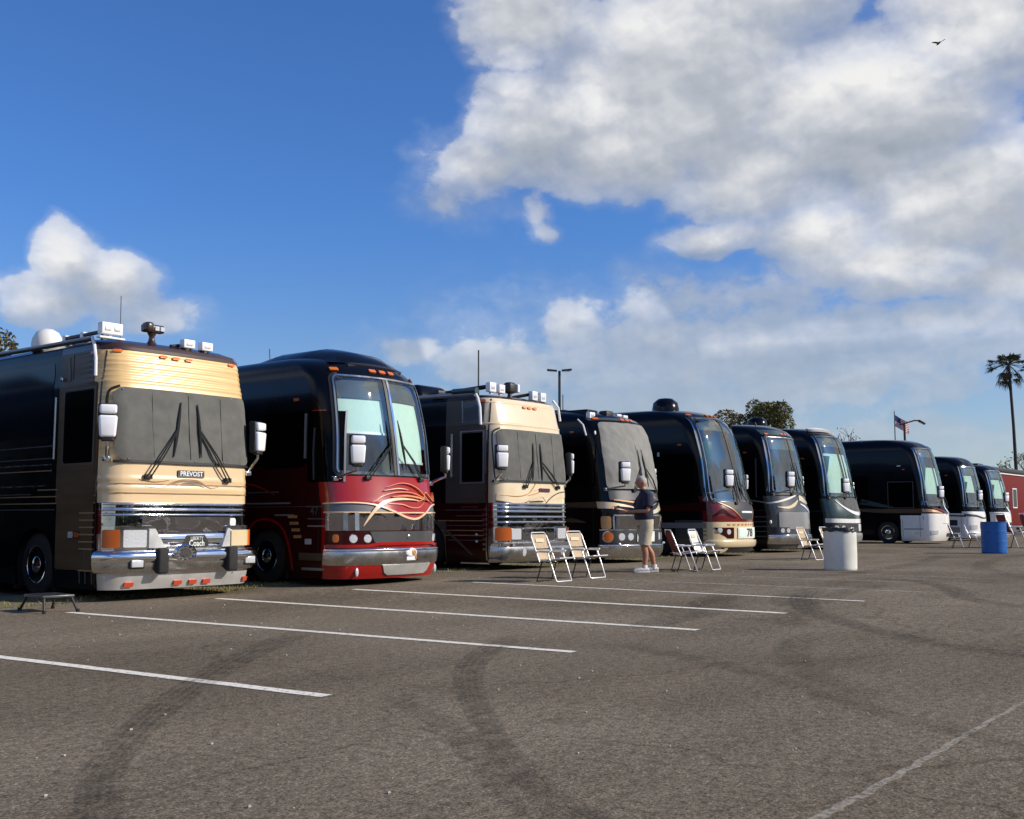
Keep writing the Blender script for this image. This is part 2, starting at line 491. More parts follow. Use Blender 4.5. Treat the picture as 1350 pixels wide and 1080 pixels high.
def wheel_parts(parent, x, yw, sg, tyre_m='rubber', rim_m='chrome'):
    w = MB()
    c = (x, yw, .47)
    w.lathe([(.27, -.12), (.40, -.135), (.455, -.10), (.47, -.05), (.47, .05), (.455, .10), (.40, .135), (.27, .12)], 36, 0, 'x', c)
    o = w.build('wheel', tyre_m, parent, True, 40)
    rm = MB()
    s = sg
    rm.lathe([(.285, s * .125), (.285, s * .135), (.265, s * .13), (.25, s * .085), (.20, s * .07), (.13, s * .075), (.115, s * .13), (.07, s * .15), (.0001, s * .155)], 30, 0, 'x', c)
    for k in range(8):
        a = 2 * PI * (k + .5) / 8
        rm.lathe([(.0001, s * .090), (.030, s * .090), (.034, s * .080)], 10, 1, 'x', (x, yw + .225 * math.cos(a), .47 + .225 * math.sin(a)))
    for k in range(10):
        a = 2 * PI * k / 10
        rm.lathe([(.016, 0), (.016, s * .035), (.0001, s * .045)], 8, 0, 'x', (x + s * .073, yw + .165 * math.cos(a), .47 + .165 * math.sin(a)))
    rm.build('rim', [rim_m, 'black_trim'], o, True, 35)

def add_wheels(sh, parent, arch_mat, sides=(-1,)):
    for sg in (-1, 1):
        ys = WHEELS if sg < 0 else WHEELS[:1]
        for yw in ys:
            a = MB(); arch(sh, a, yw, sg); a.build('wheel_arch', arch_mat, parent, True, 30)
            wheel_parts(parent, sg * (sh.fh(.5) - .17), yw, sg)

def part(parent, name, m, fn, smooth=False, angle=35, label=None):
    mb = MB(); fn(mb); o = mb.build(name, m, parent, smooth, angle)
    if label: o['label'] = label
    return o

def mirror(parent, x, y, z, sx=1, zs=1., arm_to=None, rz=-.55):
    """two-piece coach mirror on a bracket; z = bottom of the big housing, rz turns the shell"""
    q = Matrix.Rotation(rz, 3, 'Z'); c = Vector((x, y, 0))
    def at(dx, dy, dz): return c + q @ Vector((dx, dy, 0)) + Vector((0, 0, z + dz))
    mb = MB()
    mb.box(at(0, 0, .165 * zs), (.25, .13, .30 * zs), 0, .035, q, .84)
    o = mb.build('side_mirror', 'mirror_white', parent, True, 40)
    mb = MB(); mb.box(at(0, 0, .40 * zs), (.225, .12, .125 * zs), 0, .03, q)
    mb.build('upper_mirror', 'mirror_white', o, True, 40)
    b = MB()
    b.box(at(-.010, .05, .235 * zs), (.25, .12, .49 * zs), 0, .03, q)
    b.box(at(0, .02, -.012), (.17, .09, .05), 0, .02, q)
    b.build('mirror_backing', 'black_trim', o, True, 40)
    if arm_to is not None:
        p0 = at(0, .02, -.02); p3 = Vector(arm_to)
        a = MB(); m_ = p0.lerp(p3, .5) + Vector((0, 0, -.03))
        a.tube([p0, p0 + Vector((0, 0, -.07)), m_, p3], .022, 10)
        a.build('mirror_arm', 'chrome', o, True, 40)
        k = MB(); k.box(p3, (.10, .09, .085), 0, .02); k.build('mirror_bracket', 'chrome', o, True, 40)
    return o

def wiper(parent, sh, base, tip, off=.05, blade_dir=(0, 1), blade=.75, both=True):
    """pantograph arm from base to the blade centre, blade upright; (u, t) points"""
    mb = MB()
    def q(u, t, o): return sh.pt(u, t, o)
    for d in ((-.035, .03) if both else (0,)):
        mb.tube([q(base[0] + d, base[1], .03), q(base[0] + d, base[1], off), q((base[0] + tip[0]) / 2 + d * .6, (base[1] + tip[1]) / 2, off + .03), q(tip[0] + d * .3, tip[1], off)], .011, 6)
    mb.box(q(base[0], base[1], .03), (.12, .05, .07), 0, .01)
    o = mb.build('wiper', 'black_trim', parent, True, 40)
    bl = MB()
    n = 8
    pts = [q(tip[0] + blade_dir[0] * blade * (k / n - .5), tip[1] + blade_dir[1] * blade * (k / n - .5), off - .012) for k in range(n + 1)]
    rs = [.008 + .016 * math.sin(PI * k / n) for k in range(n + 1)]
    bl.tube(pts, rs, 6)
    bl.build('wiper_blade', 'black_trim', o, True, 40)
    return o

def lens_row(parent, sh, spots, m='amber', w=.13, h=.05, name='clearance_light'):
    for (u, t) in spots:
        part(parent, name, m, lambda mb: sh.patch(mb, rr(u - w / 2, u + w / 2, t - h / 2, t + h / 2, .018, 4, 2), .028, 4), True)

def round_lamp(parent, sh, u, t, r, m='lamp_clear', ring='chrome', name='headlight', off=.012):
    def disc(mb, rad, o):
        rows = []
        for i in range(13):
            a = -PI / 2 + PI * i / 12
            rows.append((t + rad * math.sin(a), u - rad * max(.02, math.cos(a)), u + rad * max(.02, math.cos(a))))
        sh.patch(mb, rows, o, 6)
    o = part(parent, name, ring, lambda mb: disc(mb, r * 1.18, off))
    part(o, 'lens', m, lambda mb: disc(mb, r, off + .008), True)
    return o

def text_on(parent, name, m, s, sh, u, t, size, off=.02, bold=.0, squash=1.):
    vs, fs = text_geo(s, size, bold)
    mb = MB()
    mb.add([sh.pt(u + v.x * squash, t + v.y, off + v.z) for v in vs], fs)
    return mb.build(name, m, parent)

def spotlight_box(parent, x, y, z, w=.26, h=.13, two=True):
    mb = MB()
    mb.box((x, y, z + h / 2 + .03), (w, .12, h), 0, .012)
    mb.box((x, y + .01, z + .015), (.05, .05, .05))
    o = mb.build('roof_spotlight', 'white_plastic', parent, True, 40)
    for k in ((-1, 1) if two else (0,)):
        l = MB(); l.box((x + k * w * .22, y - .062, z + h / 2 + .03), (w * .26 if two else w * .5, .012, h * .4), 0, .004)
        l.build('spotlight_lens', 'steel_satin', o, True, 40)
    return o

# ------------------------------------------------------------------ place of the coaches
ROT = R_(-3.5)
HALL = 'motor coaches parked side by side in a row'

def base_rows(A=True, zs=1., ws=.945, rake=1.):
    if A:
        rows = [(.16, .16, .06, 1.26, .22, .05), (.4, .4, .0, 1.29, .26, .05), (1.0, 1.0, 0, 1.3, .28, .05), (1.9, 1.9, .02, 1.3, .29, .05),
                (2.95, 2.95, .13, 1.3, .31, .05), (3.1, 3.1, .17, 1.29, .31, .05), (3.5, 3.5, .28, 1.28, .31, .05), (3.57, 3.56, .33, 1.255, .31, .05),
                (3.65, 3.6, .45, 1.18, .31, .05), (3.75, 3.63, .75, 1.0, .31, .05)]
    else:
        rows = [(.12, .12, .12, 1.22, .26, .14), (.3, .3, .03, 1.28, .30, .16), (.6, .6, -.02, 1.3, .30, .18), (1.0, 1.0, -.012, 1.3, .30, .18), (1.22, 1.22, -.004, 1.3, .30, .18),
                (1.4, 1.4, .035, 1.3, .30, .18), (1.8, 1.8, .11, 1.3, .30, .18), (2.4, 2.4, .20, 1.3, .30, .17), (3.0, 3.0, .33, 1.285, .32, .16),
                (3.4, 3.4, .45, 1.25, .36, .15), (3.6, 3.57, .58, 1.20, .40, .14), (3.8, 3.71, .82, 1.09, .44, .13), (4.0, 3.79, 1.15, .93, .46, .12),
                (4.2, 3.83, 1.6, .7, .46, .1)]
    rows = [(t, z, y, h * ws, r, b) for (t, z, y, h, r, b) in rows]
    if rake != 1.: rows = [(t, z, y * (1 + (rake - 1) * min(1, max(0, (t - 1.2) / .6))), h, r, b) for (t, z, y, h, r, b) in rows]
    if zs != 1.:
        rows = [(t if t <= 1.8 else 1.8 + (t - 1.8) * zs, z if z <= 1.8 else 1.8 + (z - 1.8) * zs, y, h, r, b) for (t, z, y, h, r, b) in rows]
    return rows
def start(name, O, label, rot=ROT):
    return empty(name, O, rot, label, 'coach', HALL)

def side_stripe(sh, parent, y0, y1, t, h, m, sg=-1, name='side_stripe', off=.004):
    return part(parent, name, m, lambda mb: sh.patch(mb, [(t - h / 2, y0, y1), (t + h / 2, y0, y1)], off, 8, side=sg))

def side_win(sh, parent, y0, y1, t0, t1, m='side_glass', r=.05, off=.005, sg=-1, name='side_window'):
    def f(mb):
        if r: rows = rr(y0, y1, t0, t1, r, 5, 5)
        else: rows = rr(y0, y1, t0, t1, 0)
        sh.patch(mb, rows, off, 6, side=sg)
    return part(parent, name, m, f, True)

def side_line(sh, parent, pts, w, m, name='side_trim', off=.008, smooth=False, sg=-1):
    return part(parent, name, m, lambda mb: sh.ribbon(mb, pts, w, off, smooth=smooth, side=sg), True)

# ---- older flat-nosed coaches (covered windshields)
def flat_coach(O, label, k):
    """k: settings that differ between the two flat-nosed coaches"""
    root = start('motor_coach', O, label)
    if k['id'] == 1:
        ribs = [(3.04, 3.50, .007, .076), (1.50, 1.76, .009, .13)]
        rt = []
        for a, b, _, p in ribs:
            n = int((b - a) / p * 6)
            rt += [a + (b - a) * i / n for i in range(n + 1)]
        def rib(t):
            for a, b, h, p in ribs:
                if a <= t <= b: return h * (.5 - .5 * math.cos(2 * PI * (t - a) / p))
            return 0.
    else:
        ribs = [(2.95, 3.02, .012, .07), (3.40, 3.46, .010, .06)]
        rt = []
        for a, b, _, p in ribs: rt += [a + (b - a) * i / 8 for i in range(9)]
        def rib(t):
            for a, b, h, p in ribs:
                if a <= t <= b: return h * (.5 - .5 * math.cos(2 * PI * (t - a) / p))
            return 0.
    sh = Shell(base_rows(True, k.get('zs', 1.), k.get('w', .95)), rib=rib, usc=.92)
    mats = k['mats']
    coach_body(sh, root, mats, k['fn'], extra_t=rt + k['bands'], zdense=.12)
    cb, ct = k['cover']
    # cloth screen over the windshield, its seams and the black gasket round the side
    def cov(mb):
        rows = rr(-1.22, 1.25, cb, ct, .16, 8, 30)
        rows = [(t, a, b) for (t, a, b) in rows]
        sh.patch(mb, rows, .032, 60, wav=lambda u, t: 0.01 * mnoise.noise(Vector((u * 2.2 + t * 1.6, t * 2.4 - u * 1.1, 3.3))) + 0.005 * mnoise.noise(Vector((u * 6 + t * 5, t * 5 - u * 3, 9.1))))
    cv = part(root, 'windshield_cover', k['cover_mat'], cov, True, 50)
    part(cv, 'cover_hem', 'black_trim', lambda mb: sh.ribbon(mb, [(-1.24, cb - .015), (-.6, cb - .01), (0, cb - .015), (.6, cb - .01), (1.26, cb - .015)], .035, .038), True)
    for x in (-.62, .02, .64): part(cv, 'cover_seam', k['cover_mat'], lambda mb: sh.ribbon(mb, [(x + .01, cb + .05), (x - .012, cb + .5), (x, ct - .05)], .016, .040), True)
    for x, t in [(-.95, cb + .02), (-.5, cb + .02), (.1, cb + .02), (.62, cb + .02), (-1.0, ct - .03), (.0, ct - .02), (.8, ct - .03)]:
        part(cv, 'snap', 'chrome', lambda mb: mb.ell(sh.pt(x, t, .035), (.014, .008, .014), 8, 6))
    part(root, 'windshield_gasket', 'black_trim', lambda mb: sh.ribbon(mb, [(-1.30, cb - .02), (-1.33, cb + .2), (-1.33, ct - .3), (-1.28, ct - .06), (-1.12, ct + .02)], .030, .022), True)
    return root, sh

def build_coach_1():
    O = (10.33, 13.10, 0)
    B = [.39, .70, .93, 1.185, 1.205, 1.255, 1.29, 1.335, 1.36, 1.78, 1.95, 2.97, 3.02, 3.525]
    mats = ['stainless', 'steel_satin', 'chrome_dark', 'chrome', 'tan', 'tan_grain', 'dark_brown', 'black_paint', 'bronze', 'under']
    def fn(t, u, y, side):
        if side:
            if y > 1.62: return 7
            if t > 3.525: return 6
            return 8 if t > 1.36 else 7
        if t < .39: return 1
        if t < .93: return 0
        if t < 1.185: return 2
        if t < 1.205: return 3
        if t < 1.255: return 2
        if t < 1.29: return 3
        if t < 1.335: return 2
        if t < 1.36: return 3
        if t < 2.0: return 4
        if t < 3.525: return 5
        return 6
    root, sh = flat_coach(O, 'big tan coach with dark windshield cover, gold ribbed brow and white dome on its roof', dict(id=1, zs=1.055, w=.935, mats=mats, fn=fn, bands=B, cover=(1.95, 2.98), cover_mat='cover_dark'))
    # bumper
    def bumper(mb):
        sh.patch(mb, rr(-1.42, 1.42, .395, .70, .03, 4, 12), .10, 30, back=-.01, bulge=.05)
    bp = part(root, 'bumper', 'stainless', bumper, True, 40)
    part(bp, 'bumper_lip', 'chrome', lambda mb: sh.patch(mb, rr(-1.40, 1.40, .525, .692, .02, 3, 10), .13, 30, bulge=.055), True)
    for x in (-.50, .66):
        part(bp, 'bumper_guard', 'rubber', lambda mb: mb.box(sh.pt(x, .555, .175), (.17, .12, .36), 0, .03), True, 40)
    for x in (-.86, 1.0):
        fl = part(bp, 'fog_lamp', 'black_trim', lambda mb: mb.box(sh.pt(x, .525, .145), (.235, .05, .15), 0, .02), True, 40)
        part(fl, 'lens', 'lamp_clear', lambda mb: mb.box(sh.pt(x, .525, .172), (.185, .03, .105), 0, .012), True, 40)
    # round emblem
    def emb(mb):
        c = sh.pt(-.16, .66, .16)
        mb.lathe([(.0001, -.02), (.15, -.02), (.165, 0), (.15, .015), (.12, .012)], 14, 0, 'y', c, .98, .62)
    e = part(bp, 'emblem', 'chrome', lambda mb: mb.lathe([(.0001, .02), (.19, .02), (.20, 0), (.165, -.022), (.15, -.008), (.0001, -.008)], 16, 0, 'y', sh.pt(-.16, .655, .205), .98, .62), True, 25)
    part(e, 'emblem_inlay', 'chrome_dark', lambda mb: [mb.lathe([(.0001, -.016), (.10, -.016), (.11, -.008)], 12, 0, 'y', sh.pt(-.16, .655, .205), .98, .62)] + [mb.box(sh.pt(-.16 + .15 * math.cos(a), .655 + .09 * math.sin(a), .224), (.03, .012, .02)) for a in [PI / 6 * i for i in range(12)]])
    # lower apron with marker lamps
    def apron(mb):
        rows = [(.175 + (.395 - .175) * i / 5, -1.32 + max(0, .04 - .02 * i), 1.30 - .05 * max(0, 2 - i) * .5) for i in range(6)]
        sh.patch(mb, rows, .045, 28, back=-.01)
    ap = part(root, 'front_apron', 'steel_satin', apron, True, 40)
    for u in (-.98, -.17, .10, .36, 1.16):
        part(ap, 'marker_lamp', 'red_lens', lambda mb: sh.patch(mb, rr(u - .07, u + .07, .225, .285, .015, 3, 2), .075, 4), True)
    for u in (-.6, .5, .8, -1.2): part(ap, 'apron_bolt', 'chrome', lambda mb: mb.ell(sh.pt(u, .35, .05), (.012, .01, .012), 8, 6))
    # mirror-polished grille panel and its side pods
    gp = part(root, 'grille_panel', 'chrome_dark', lambda mb: sh.patch(mb, rr(-.80, .86, .955, 1.165, .02, 3, 10), .012, 40, wav=lambda u, t: .012 * mnoise.noise(Vector((u * 2.6, t * 4, 1.7))) + (t - .95) * .10), True)
    part(gp, 'lower_rail', 'chrome', lambda mb: sh.patch(mb, rr(-.62, .70, .745, .935, .015, 3, 8), .02, 24, bulge=.03), True)
    for sgn, u0, u1 in ((-1, -1.36, -.60), (1, .70, 1.36)):
        hl = part(root, 'headlight', 'chrome', lambda mb: sh.patch(mb, rr(u0, u1, .70, 1.04, .025, 4, 4), .055, 14), True, 40)
        if sgn < 0:
            part(hl, 'turn_signal', 'amber_dark', lambda mb: sh.patch(mb, rr(-1.34, -1.13, .74, .99, .02, 4, 4), .085, 8), True, 40)
            part(hl, 'lens', 'lamp_clear', lambda mb: sh.patch(mb, rr(-1.09, -.74, .745, .985, .02, 4, 4), .072, 8), True, 40)
            part(hl, 'pod_wing', 'steel_satin', lambda mb: sh.patch(mb, [(.73, -.70, -.42), (.85, -.70, -.50), (1.0, -.70, -.60)], .07, 6), True)
        else:
            part(hl, 'lens', 'cream', lambda mb: sh.patch(mb, rr(.80, 1.14, .74, .975, .02, 4, 4), .08, 8), True, 40)
            part(hl, 'turn_signal', 'amber', lambda mb: sh.patch(mb, rr(1.15, 1.30, .74, .975, .02, 4, 4), .075, 8), True, 40)
            part(hl, 'pod_wing', 'steel_satin', lambda mb: sh.patch(mb, [(.73, .62, .78), (.85, .67, .78), (1.0, .73, .78)], .07, 4), True)
    part(root, 'wing_cap', 'white_paint', lambda mb: sh.patch(mb, rr(.80, .92, 1.03, 1.15, .04, 4, 3), .04, 4), True)
    pl = part(root, 'front_plate', 'black_trim', lambda mb: sh.patch(mb, [(.735, -.11, .37), (.80, -.105, .365), (.87, -.07, .32), (.905, -.04, .29)], .05, 8), True)
    text_on(pl, 'lettering', 'plate_white', 'LIBERTY', sh, .13, .855, .075, .055, squash=.8)
    text_on(pl, 'lettering', 'plate_white', 'Coach', sh, .13, .785, .12, .055, .002, .85)
    bd = part(root, 'name_badge', 'ink', lambda mb: sh.patch(mb, rr(-.20, .29, 1.735, 1.835, .01, 3, 3), .018, 8), True)
    text_on(bd, 'lettering', 'white_plastic', 'PREVOST', sh, .045, 1.785, .095, .022, .002, 1.0)
    for t_, h_ in ((1.195, .035), (1.272, .045), (1.348, .04)):
        part(root, 'chrome_moulding', 'chrome', lambda mb: sh.patch(mb, [(t_ - h_ / 2 + h_ * i / 6, -1.38, 1.38) for i in range(7)], .006, 30, bulge=.022), True, 60)
    # painted waves on the nose
    part(root, 'painted_wave', 'tan_line', lambda mb: [sh.ribbon(mb, [(-.75, 1.60), (-.45, 1.60), (-.15, 1.685), (.15, 1.685), (.36, 1.61), (.48, 1.595), (.75, 1.655)], [.012, .03, .035, .03, .016, .016, .006], .011),
                                                       sh.ribbon(mb, [(-.85, 1.69), (-.6, 1.66), (-.35, 1.69)], [.005, .012, .004], .011)], True)
    part(root, 'painted_wave', 'silver_grey', lambda mb: sh.ribbon(mb, [(-.22, 1.60), (-.05, 1.652), (.12, 1.652), (.30, 1.60)], [.006, .03, .03, .006], .012), True)
    part(root, 'trim_line', 'tan_line', lambda mb: [sh.ribbon(mb, [(-1.3, t), (1.3, t)], .014, .014, smooth=False) for t in (1.50, 1.63)], True)
    # wipers
    wiper(root, sh, (-.66, 1.73), (-.20, 2.42), .06, (.18, 1), .80)
    wiper(root, sh, (.68, 1.71), (.17, 2.42), .06, (-.05, 1), .78)
    lens_row(root, sh, [(-1.10, 3.50), (-.36, 3.475), (-.14, 3.47), (.10, 3.47), (.98, 3.49)], 'amber', .13, .04)
    # side wall
    side_line(sh, root, [(.40, .2), (.40, 3.5)], .025, 'dark_brown', off=.006)
    dr = part(root, 'entry_door', 'bronze', lambda mb: sh.patch(mb, rr(.46, 1.44, .42, 3.06, .04, 4, 12), .007, 6, side=-1), True)
    side_win(sh, dr, .52, 1.30, 1.93, 2.96, 'side_glass', .05, .013)
    part(dr, 'window_frame', 'bronze_grey', lambda mb: sh.ribbon(mb, [(.50, 1.91), (1.33, 1.91), (1.33, 2.99), (.50, 2.99)], .055, .016, closed=True, smooth=False, side=-1), True)
    part(dr, 'grab_rail', 'stainless', lambda mb: mb.tube([sh.pt(-sh.usy(1.50, t), t, .045) for t in (2.0, 2.3, 2.6, 2.9)], .016, 8), True)
    part(dr, 'door_latch', 'chrome', lambda mb: mb.box(sh.pt(-sh.usy(1.38, 3.14), 3.16, .03), (.05, .06, .05), 0, .01))
    side_line(sh, root, [(.62, 3.14), (.62, 3.50), (1.15, 3.50), (1.15, 3.14)], .018, 'bronze_grey', 'panel_trim')
    side_line(sh, root, [(1.22, 3.12), (1.27, 3.46)], .05, 'bronze_grey', 'panel_trim')
    side_win(sh, root, 1.66, 3.9, 2.35, 3.42, 'side_glass_blue', .05, .006)
    side_win(sh, root, 4.1, 6.4, 2.35, 3.42, 'side_glass', .05, .006)
    for t, y0, y1, m_ in [(1.56, .45, 2.0, 'tan_line'), (1.46, .42, 3.4, 'tan_line'), (1.36, .42, 4.2, 'tan_line'), (1.27, .42, 1.4, 'stainless'), (1.27, 1.5, 4.5, 'grey_line'),
                          (2.02, 1.62, 4.5, 'grey_line'), (1.93, 1.62, 4.5, 'stainless'), (1.84, 1.62, 4.5, 'tan_line'), (2.2, 1.62, 4.0, 'grey_line'), (1.62, 1.75, 4.0, 'stainless'), (1.50, 2.2, 4.0, 'grey_line')]:
        side_stripe(sh, root, y0, y1, t, .016, m_)
    # ribbed corner panel below the door
    for t in (1.22, 1.12, 1.02, .92, .82, .72, .42): part(root, 'corner_rib', 'tan_line', lambda mb: sh.patch(mb, [(t - .010, .43, .80), (t + .010, .43, .80)], .014, 3, side=-1), True)
    for y in (.45, .62, .77): part(root, 'corner_rib', 'bronze_grey', lambda mb: sh.patch(mb, [(.24, y, y + .025), (.70, y, y + .025)], .013, 2, side=-1), True)
    mk = part(root, 'side_marker', 'black_trim', lambda mb: sh.patch(mb, rr(.78, 1.10, .86, .97, .02, 3, 3), .012, 4, side=-1))
    part(mk, 'lens', 'amber_dark', lambda mb: sh.patch(mb, rr(.80, .92, .88, .95, .01, 3, 3), .02, 4, side=-1), True)
    part(mk, 'clear_lens', 'lamp_clear', lambda mb: sh.patch(mb, rr(.96, 1.08, .87, .96, .01, 3, 3), .02, 4, side=-1), True)
    lens_row(root, sh, [(-sh.usy(.72, 3.5), 3.48)], 'amber_dark', .13, .05, 'side_lamp')
    add_wheels(sh, root, 'black_paint')
    mirror(root, -1.40, -.14, 2.22, arm_to=sh.pt(-1.22, 1.97, .03))
    mirror(root, 1.27, .02, 2.16, arm_to=sh.pt(1.24, 1.84, .04), rz=.35)
    # roof gear
    part(root, 'satellite_dome', 'dome_white', lambda mb: mb.lathe([(.225, 0), (.23, .12), (.215, .21), (.165, .30), (.085, .35), (.0001, .365)], 24, 0, 'z', (-.98, 2.35, 3.60)), True, 60)
    part(root, 'roof_edge_moulding', 'dark_brown', lambda mb: sh.ribbon(mb, [(-1.35, 3.555), (-.6, 3.55), (0, 3.55), (.6, 3.55), (1.35, 3.555)], .05, .012), True)
    aw = part(root, 'awning', 'dark_grey', lambda mb: mb.tube([(-1.24, .62, 3.60), (-1.25, 3.5, 3.62), (-1.25, 8.5, 3.62)], .038, 10), True, 40)
    part(aw, 'awning_arm', 'white_plastic', lambda mb: mb.tube([(-1.25, .60, 3.62), (-1.27, .50, 3.50), (-1.275, .44, 3.30), (-1.275, .43, 3.05)], .024, 8), True, 40)
    part(root, 'roof_rack', 'black_trim', lambda mb: [mb.box((-1.02, 1.1, 3.74), (.05, 1.25, .05), 0, .01), mb.tube([(-.95, 1.7, 3.62), (-.95, 1.7, 3.76)], .02, 6), mb.tube([(-1.1, .6, 3.6), (-1.1, .6, 3.72)], .02, 6)], True, 40)
    part(root, 'roof_clamp', 'white_plastic', lambda mb: [mb.box((-1.0, y, 3.74), (.10, .10, .10), 0, .02) for y in (1.25, 1.75)], True, 40)
    o = spotlight_box(root, -1.08, .42, 3.62, .33, .17, True)
    part(o, 'spotlight_lens', 'white_plastic', lambda mb: mb.box((-1.08, .40, 3.60), (.40, .10, .03), 0, .01))
    def cs(mb):
        mb.lathe([(.10, 0), (.05, .08), (.04, .14), (.07, .20)], 14, 0, 'z', (-.33, .55, 3.59))
        mb.box((-.33, .53, 3.85), (.34, .13, .12), 0, .03)
        mb.box((-.43, .50, 3.86), (.13, .16, .15), 0, .04)
    o = part(root, 'roof_spotlight', 'dark_brown', cs, True, 40, 'dark brown swivel spotlight')
    part(o, 'spotlight_lens', 'lamp_clear', lambda mb: [mb.box((x, .46, 3.85), (.075, .02, .07), 0, .01) for x in (-.30, -.21)])
    spotlight_box(root, .20, .42, 3.58, .20, .13, False); spotlight_box(root, .52, .42, 3.575, .20, .13, False)
    part(root, 'spotlight_cable', 'black_trim', lambda mb: mb.tube([(-.05, .48, 3.62), (.15, .52, 3.66), (.28, .5, 3.63)], .03, 6), True)
    part(root, 'whip_antenna', 'black_trim', lambda mb: mb.tube([(-.75, .7, 3.6), (-.76, .7, 4.3)], .006, 5))
    for ch in root.children:
        if ch.name.split('.')[0] in ('satellite_dome', 'awning', 'roof_rack', 'roof_clamp', 'roof_spotlight', 'spotlight_cable', 'whip_antenna'): ch.location.z += .085
    return root

def build_coach_3():
    O = (19.17, 12.95, .1)
    B = [.10 + .06, .47, .86, 1.78, 2.84, 3.525, .95, .99, 1.06, 1.10, 1.2, 1.24, 1.29, 1.33]
    mats = ['stainless', 'steel_satin', 'chrome_dark', 'chrome', 'tan_b', 'dark_brown', 'bronze_grey', 'maroon_dark', 'black_paint', 'bronze', 'under']
    def fn(t, u, y, side):
        if side:
            if y > 1.35 and t > 1.4: return 8
            if t > 3.525: return 5
            if t > 1.4: return 6
            return 7 if y < 3 else 9
        if t < .47: return 1
        if t < .86: return 0
        if t < 1.42:
            for a, b in ((.95, .99), (1.06, 1.10), (1.2, 1.24), (1.29, 1.33)):
                if a < t < b: return 3
            return 2
        if t < 3.525: return 4
        return 5
    root, sh = flat_coach(O, 'smaller tan coach with dark cover and whip antenna, right of the maroon one', dict(id=3, mats=mats, fn=fn, bands=B, cover=(1.82, 2.87), cover_mat='cover_dark'))
    part(root, 'painted_band', 'tan_b', lambda mb: [sh.ribbon(mb, [(-1.3, 1.48), (-.9, 1.42), (-.6, 1.40), (-.3, 1.46), (0, 1.52), (.2, 1.52), (.35, 1.42), (.6, 1.50), (.9, 1.56), (1.3, 1.58)], [.14, .12, .07, .08, .10, .06, .07, .13, .16, .16], .010)], True)
    part(root, 'painted_wave', 'orange_gold', lambda mb: [sh.ribbon(mb, [(-1.2, 1.52), (-.7, 1.50), (-.35, 1.56), (-.12, 1.72), (-.08, 1.78)], [.006, .016, .02, .018, .004], .015),
        sh.ribbon(mb, [(-.35, 1.52), (0, 1.58), (.16, 1.64), (.10, 1.68), (-.1, 1.62)], [.004, .018, .016, .012, .004], .016)], True)
    part(root, 'painted_wave', 'ink', lambda mb: [sh.ribbon(mb, [(-1.32, 1.40), (-.95, 1.36), (-.6, 1.34), (-.3, 1.41)], [.03, .02, .02, .006], .016), sh.ribbon(mb, [(.28, 1.34), (.4, 1.43), (.62, 1.53), (.9, 1.60), (1.3, 1.63)], [.01, .022, .022, .02, .02], .016),
        sh.ribbon(mb, [(.30, 1.33), (.36, 1.28), (.40, 1.35)], [.006, .012, .004], .016), sh.ribbon(mb, [(-.30, 1.39), (0, 1.40), (.2, 1.40)], [.02, .035, .02], .016)], True)
    bd = part(root, 'name_badge', 'purple', lambda mb: sh.patch(mb, rr(.05, .46, 1.60, 1.675, .01, 3, 3), .018, 6), True)
    bp = part(root, 'bumper', 'stainless', lambda mb: sh.patch(mb, rr(-1.40, 1.40, .20, .55, .03, 4, 10), .07, 28, back=-.01, bulge=.05), True, 40)
    part(bp, 'bumper_lip', 'chrome', lambda mb: sh.patch(mb, rr(-1.38, 1.38, .47, .54, .02, 3, 3), .112, 28), True)
    for u in (-.62, .8):
        round_lamp(bp, sh, u, .37, .06, name='fog_lamp', off=.115)
    for sgn, u0, u1 in ((-1, -1.36, -.62), (1, .66, 1.36)):
        hl = part(root, 'headlight', 'chrome', lambda mb: sh.patch(mb, rr(u0, u1, .58, .88, .025, 4, 4), .045, 14), True, 40)
        part(hl, 'turn_signal', 'amber_dark', lambda mb: sh.patch(mb, rr(-1.33, -1.0, .60, .86, .03, 4, 4) if sgn < 0 else rr(1.10, 1.33, .62, .85, .03, 4, 4), .08, 8), True, 40)
        part(hl, 'lens', 'lamp_clear', lambda mb: sh.patch(mb, rr(-.96, -.66, .62, .84, .03, 4, 4) if sgn < 0 else rr(.70, 1.06, .62, .84, .03, 4, 4), .06, 8), True, 40)
    for t_ in (.97, 1.08, 1.19, 1.27, 1.345):
        part(root, 'chrome_moulding', 'chrome', lambda mb: sh.patch(mb, [(t_ - .022 + .044 * i / 6, -1.36, 1.38) for i in range(7)], .006, 30, bulge=.024), True, 60)
    part(root, 'grille_panel', 'chrome_dark', lambda mb: sh.patch(mb, rr(-.56, .60, .60, .84, .02, 3, 3), .02, 16), True)
    wiper(root, sh, (-.42, 1.70), (-.16, 2.22), .06, (.10, 1), .78); wiper(root, sh, (.72, 1.70), (.12, 2.22), .06, (.0, 1), .78)
    lens_row(root, sh, [(-.18, 3.37), (.0, 3.37), (.2, 3.37)], 'amber', .13, .05)
    lens_row(root, sh, [(-sh.usy(.62, 3.45), 3.45)], 'amber_dark', .14, .06, 'side_lamp')
    side_line(sh, root, [(.34, .2), (.34, 3.5)], .03, 'black_trim', off=.006)
    side_line(sh, root, [(.37, .2), (.37, 2.85)], .03, 'stainless', off=.010)
    dr = part(root, 'entry_door', 'bronze_grey', lambda mb: sh.patch(mb, rr(.40, 1.22, 1.45, 2.95, .03, 4, 10), .008, 5, side=-1), True)
    side_win(sh, dr, .46, 1.02, 1.80, 2.80, 'side_glass', .04, .014)
    part(dr, 'window_frame', 'silver_grey', lambda mb: sh.ribbon(mb, [(.44, 1.77), (1.06, 1.77), (1.06, 2.84), (.44, 2.84)], .05, .017, closed=True, smooth=False, side=-1), True)
